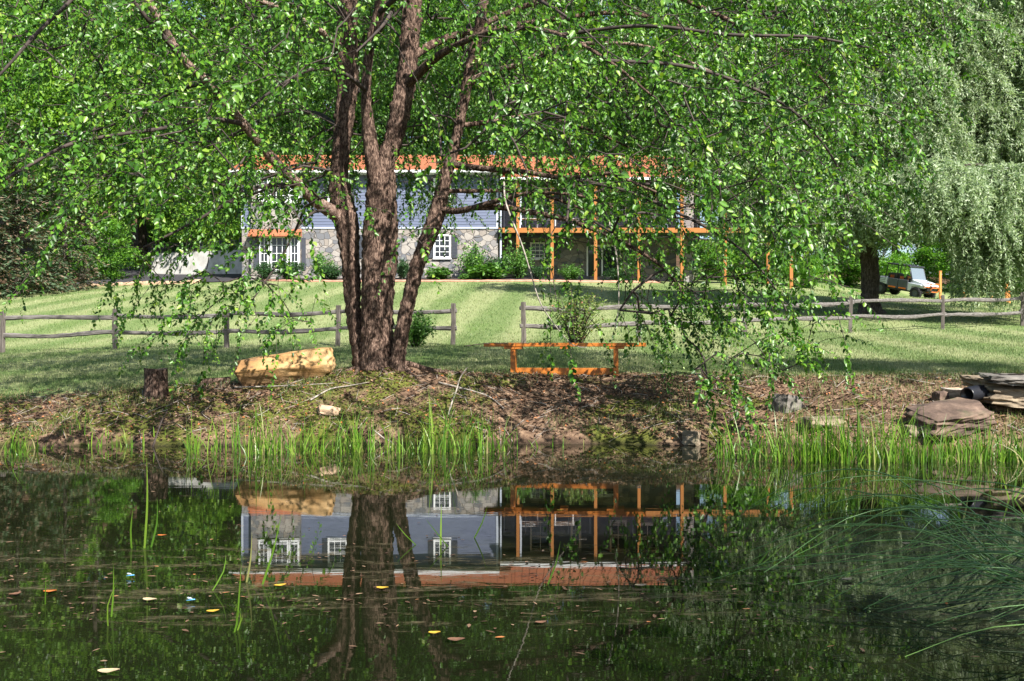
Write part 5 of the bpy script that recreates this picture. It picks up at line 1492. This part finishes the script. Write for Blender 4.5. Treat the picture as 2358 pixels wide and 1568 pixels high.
rg = empty('iron_railing', (wa[0], wa[1], 7.75), ang, 'dark picket railing on top of the retaining wall', 'railing')
MB().box(.2, wl_, -.02, .02, .60, .64).build('top_rail', M['dark_metal'], rg)
MB().box(.2, wl_, -.015, .015, .06, .09).build('bottom_rail', M['dark_metal'], rg)
for x_ in np.arange(.3, wl_, 1.55): MB().box(x_, x_ + .09, -.045, .045, 0, .78).build('post', M['dark_metal'], rg)
for x_ in np.arange(.24, wl_ - .05, .19): MB().box(x_, x_ + .028, -.012, .012, .091, .599).build('picket', M['dark_metal'], rg)
for i, v_ in enumerate(np.concatenate([np.arange(150, 300, 21), np.arange(305, 470, 17)])):
    x_ = (v_ - 1178.5) * 56.4 / F; 
    o = rock('edge_stone', M['sandstone_pale'], (x_, 56.3 + rng.normal(0, .06), gz(x_, 56.3) + .06), (rng.uniform(.34, .52), .3, rng.uniform(.16, .3)), (0, 0, rng.uniform(-.3, .3)), 50 + i, .1, 9, .6)
    tag(o, 'pale stone in the row edging the driveway', 'stone', 'stones edging the driveway')

# ------------------------------------------------------------------ utility vehicle under the willow
ux, uy = (2080 - 1178.5) * 66 / F, 66.0
hd = R(-58)
fwd = np.array([math.cos(hd), math.sin(hd)])
zf, zb_ = gz(ux + fwd[0] * 1.5, uy + fwd[1] * 1.5), gz(ux - fwd[0] * 1.5, uy - fwd[1] * 1.5)
utv = empty('utility_vehicle', (ux, uy, (zf + zb_) / 2 + .02), 0, 'side by side utility vehicle in silver and black with orange guard bars', 'utility vehicle')
utv.rotation_euler = (0, math.atan2(zb_ - zf, 3.0) + R(2), hd)
utv.scale = (1.08, 1.08, 1.08)
M['u_silver'] = mat_plain('u_silver', (.62, .65, .70), .3, .1, .04)
M['u_grey'] = mat_plain('u_grey', (.075, .08, .095), .4, 0, .1)
M['u_orange'] = mat_plain('u_orange', (.75, .17, .02), .35, 0, .06)
M['tyre'] = mat_plain('tyre', (.018, .018, .02), .85, var=.2, scale=20)
def ub(name, mat, *boxes, bevel=.015, parent=None):
    mb = MB()
    for b in boxes: mb.box(*b)
    return mb.build(name, M[mat], parent or utv, bevel=bevel)
ub('chassis', 'black', (-1.75, 1.55, -.45, .45, .38, .56), (-.95, 1.0, -.74, .74, .40, .47))
for s_ in (1, -1):
    for xw in (1.28, -1.22):
        pr = [(.20, -.13), (.30, -.135), (.345, -.10), (.355, -.05), (.355, .05), (.345, .10), (.30, .135), (.20, .13)]
        mb = MB().lathe(pr, (xw, s_ * .66, .355), 'Y', 28)
        for k_ in range(22):
            a = 2 * math.pi * k_ / 22; Mx = Matrix.Translation((xw, s_ * .66, .355)) @ Matrix.Rotation(a, 4, 'Y')
            mb.box(-.022, .022, -.13, -.02, .345, .385, Mx); mb.box(.02, .06, .02, .13, .345, .385, Mx)
        ty = mb.build('wheel', M['tyre'], utv)
        MB().lathe([(.0, s_ * .10), (.09, s_ * .10), (.16, s_ * .06), (.205, s_ * .13), (.205, s_ * .11), (.17, s_ * -.1)], (xw, s_ * .66, .355), 'Y', 20).build('rim', M['u_grey'], ty, True)
# nose and hood
mb = MB().prism([(.78, .62), (1.75, .72), (1.80, .88), (1.62, 1.02), (.95, 1.16), (.78, 1.14)], -.66, .66); mb.build('hood', M['u_silver'], utv, bevel=.04)
mb = MB().prism([(.70, .48), (.92, .48), (.98, .78), (1.6, .84), (1.6, .92), (.70, .95)], -.755, .755); mb.build('front_fender', M['u_silver'], utv, bevel=.02)
ub('grille', 'black', (1.70, 1.83, -.42, .42, .56, .86))
for s_ in (1, -1): ub('headlight', 'white', (1.64, 1.815, s_ * .56 - .11, s_ * .56 + .11, .84, .93), bevel=.02)
ub('dashboard', 'black', (.62, .80, -.66, .66, .80, 1.20))
# cab doors with orange sill plates
for s_ in (1, -1):
    y0_, y1_ = (s_ * .76 - .03, s_ * .76 + .03)
    for xa, xb in ((.02, .70), (-.72, -.02)):
        dd = ub('door', 'u_grey', (xa, xb, y0_, y1_, .50, 1.08), bevel=.02)
        ub('sill_plate', 'u_orange', (xa + .08, xb - .1, y0_ - .012, y1_ + .012, .52, .60), parent=dd, bevel=.004)
for xa in (-.02, -.72):
    ub('seat', 'black', (xa - .1, xa + .40, -.62, .62, .62, .80), (xa - .18, xa - .06, -.62, .62, .80, 1.38), bevel=.03)
    for yy_ in (-.36, .36): ub('seat_panel', 'u_orange', (xa - .057, xa - .045, yy_ - .18, yy_ + .18, .9, 1.25), bevel=.004)
sw = MB().lathe([(.15 + .016 * math.cos(t), .016 * math.sin(t)) for t in np.linspace(0, 2 * math.pi, 9)], (.55, .36, 1.12), 'X', 20); sw.build('steering_wheel', M['black'], utv, True)
# roll cage, roof, windscreen
for s_ in (1, -1):
    MB().tube([(.92, s_ * .70, 1.02), (.55, s_ * .66, 1.86), (.2, s_ * .64, 1.90), (-1.0, s_ * .64, 1.90), (-1.02, s_ * .66, 1.0)], .03, 8).build('roll_bar', M['black'], utv, True)
    MB().tube([(-.2, s_ * .66, 1.0), (-.22, s_ * .64, 1.88)], .03, 8).build('roll_bar', M['black'], utv, True)
mb = MB().prism([(.66, 1.885), (.60, 1.95), (-1.05, 1.97), (-1.1, 1.91)], -.72, .72); mb.build('roof', M['black'], utv, bevel=.02)
M['u_glass'] = NT('u_glass').m
g_ = M['u_glass'].node_tree.nodes["Principled BSDF"]; g_.inputs["Base Color"].default_value = (.16, .2, .24, 1); g_.inputs["Roughness"].default_value = .06; g_.inputs["Alpha"].default_value = .75
mb = MB().add([(.93, -.64, 1.10), (.93, .64, 1.10), (.58, .60, 1.86), (.58, -.60, 1.86), (.915, -.64, 1.09), (.915, .64, 1.09), (.565, .60, 1.85), (.565, -.60, 1.85)], [(0, 1, 2, 3), (7, 6, 5, 4), (0, 4, 5, 1), (2, 6, 7, 3), (1, 5, 6, 2), (3, 7, 4, 0)])
mb.build('windscreen', M['u_glass'], utv)
# cargo bed
bed = ub('cargo_bed', 'u_silver', (-1.95, -.82, -.74, .74, .66, .72), (-1.95, -.82, -.76, -.70, .721, 1.06), (-1.95, -.82, .70, .76, .721, 1.06), (-.88, -.82, -.699, .699, .721, 1.08))
ub('tailgate', 'u_grey', (-2.0, -1.952, -.74, .74, .68, 1.06), parent=bed)
for s_ in (1, -1):
    for z_ in (.78, .88, .98): ub('bed_rib', 'u_grey', (-1.9, -.9, s_ * .765 - .012, s_ * .765 + .012, z_, z_ + .025), parent=bed, bevel=.003)
# orange guard bars and suspension arms
gd = MB()
for s_ in (1, -1):
    gd.tube([(1.70, s_ * .30, .50), (2.02, s_ * .34, .55), (2.06, s_ * .40, .80), (1.98, s_ * .44, 1.02), (1.72, s_ * .50, 1.04)], .026, 8)
    gd.tube([(2.06, s_ * .40, .80), (1.96, s_ * .62, .82), (1.72, s_ * .68, .80)], .024, 8)
gd.tube([(2.0, -.44, 1.0), (2.02, 0, 1.02), (2.0, .44, 1.0)], .026, 8); gd.tube([(2.06, -.40, .80), (2.09, 0, .80), (2.06, .40, .80)], .026, 8); gd.tube([(2.02, -.34, .55), (2.04, 0, .55), (2.02, .34, .55)], .026, 8)
gd.build('guard_bars', M['u_orange'], utv, True)
for s_ in (1, -1):
    MB().tube([(1.45, s_ * .25, .42), (1.30, s_ * .56, .36)], .03, 8).tube([(1.1, s_ * .25, .42), (1.25, s_ * .56, .36)], .03, 8).build('suspension_arm', M['u_orange'], utv, True)
    MB().tube([(1.28, s_ * .5, .42), (1.2, s_ * .42, .88)], .045, 10).build('shock_absorber', M['u_orange'], utv, True)

# orange posts and boards on the right
M['orange_wood'] = mat_wood('orange_wood', (.50, .17, .03), (.66, .27, .06), 2, .6)
for i, (v_, d, h_, lb) in enumerate(((2164, 61, 1.75, 'orange wooden post nearest the utility vehicle'), (2219, 61, 1.75, 'orange wooden post second from the utility vehicle'), (2281, 63, 1.55, 'orange wooden post behind the hanging willow strands'), (2316, 60, 1.6, 'orange wooden post of the close pair, on its left'), (2322, 60.6, 1.7, 'orange wooden post of the close pair, on its right'))):
    x_ = (v_ - 1178.5) * d / F; z_ = gz(x_, d)
    o = MB().box(-.065, .065, -.065, .065, -.3, h_).box(-.08, .08, -.08, .08, h_ + .001, h_ + .04).build('orange_post', M['orange_wood'], None, bevel=.006, loc=(x_, d, z_))
    tag(o, lb, 'post', 'orange posts by the vehicle')
x_ = (2230 - 1178.5) * 60 / F
o = MB().box(-.85, .85, -.07, .07, 0, .17).box(-.85, .85, .071, .22, .10, .14).build('wooden_edge_board', M['orange_wood'], None, bevel=.01, loc=(x_, 60, gz(x_, 60)))
tag(o, 'low orange timber lying between the orange posts', 'timber')
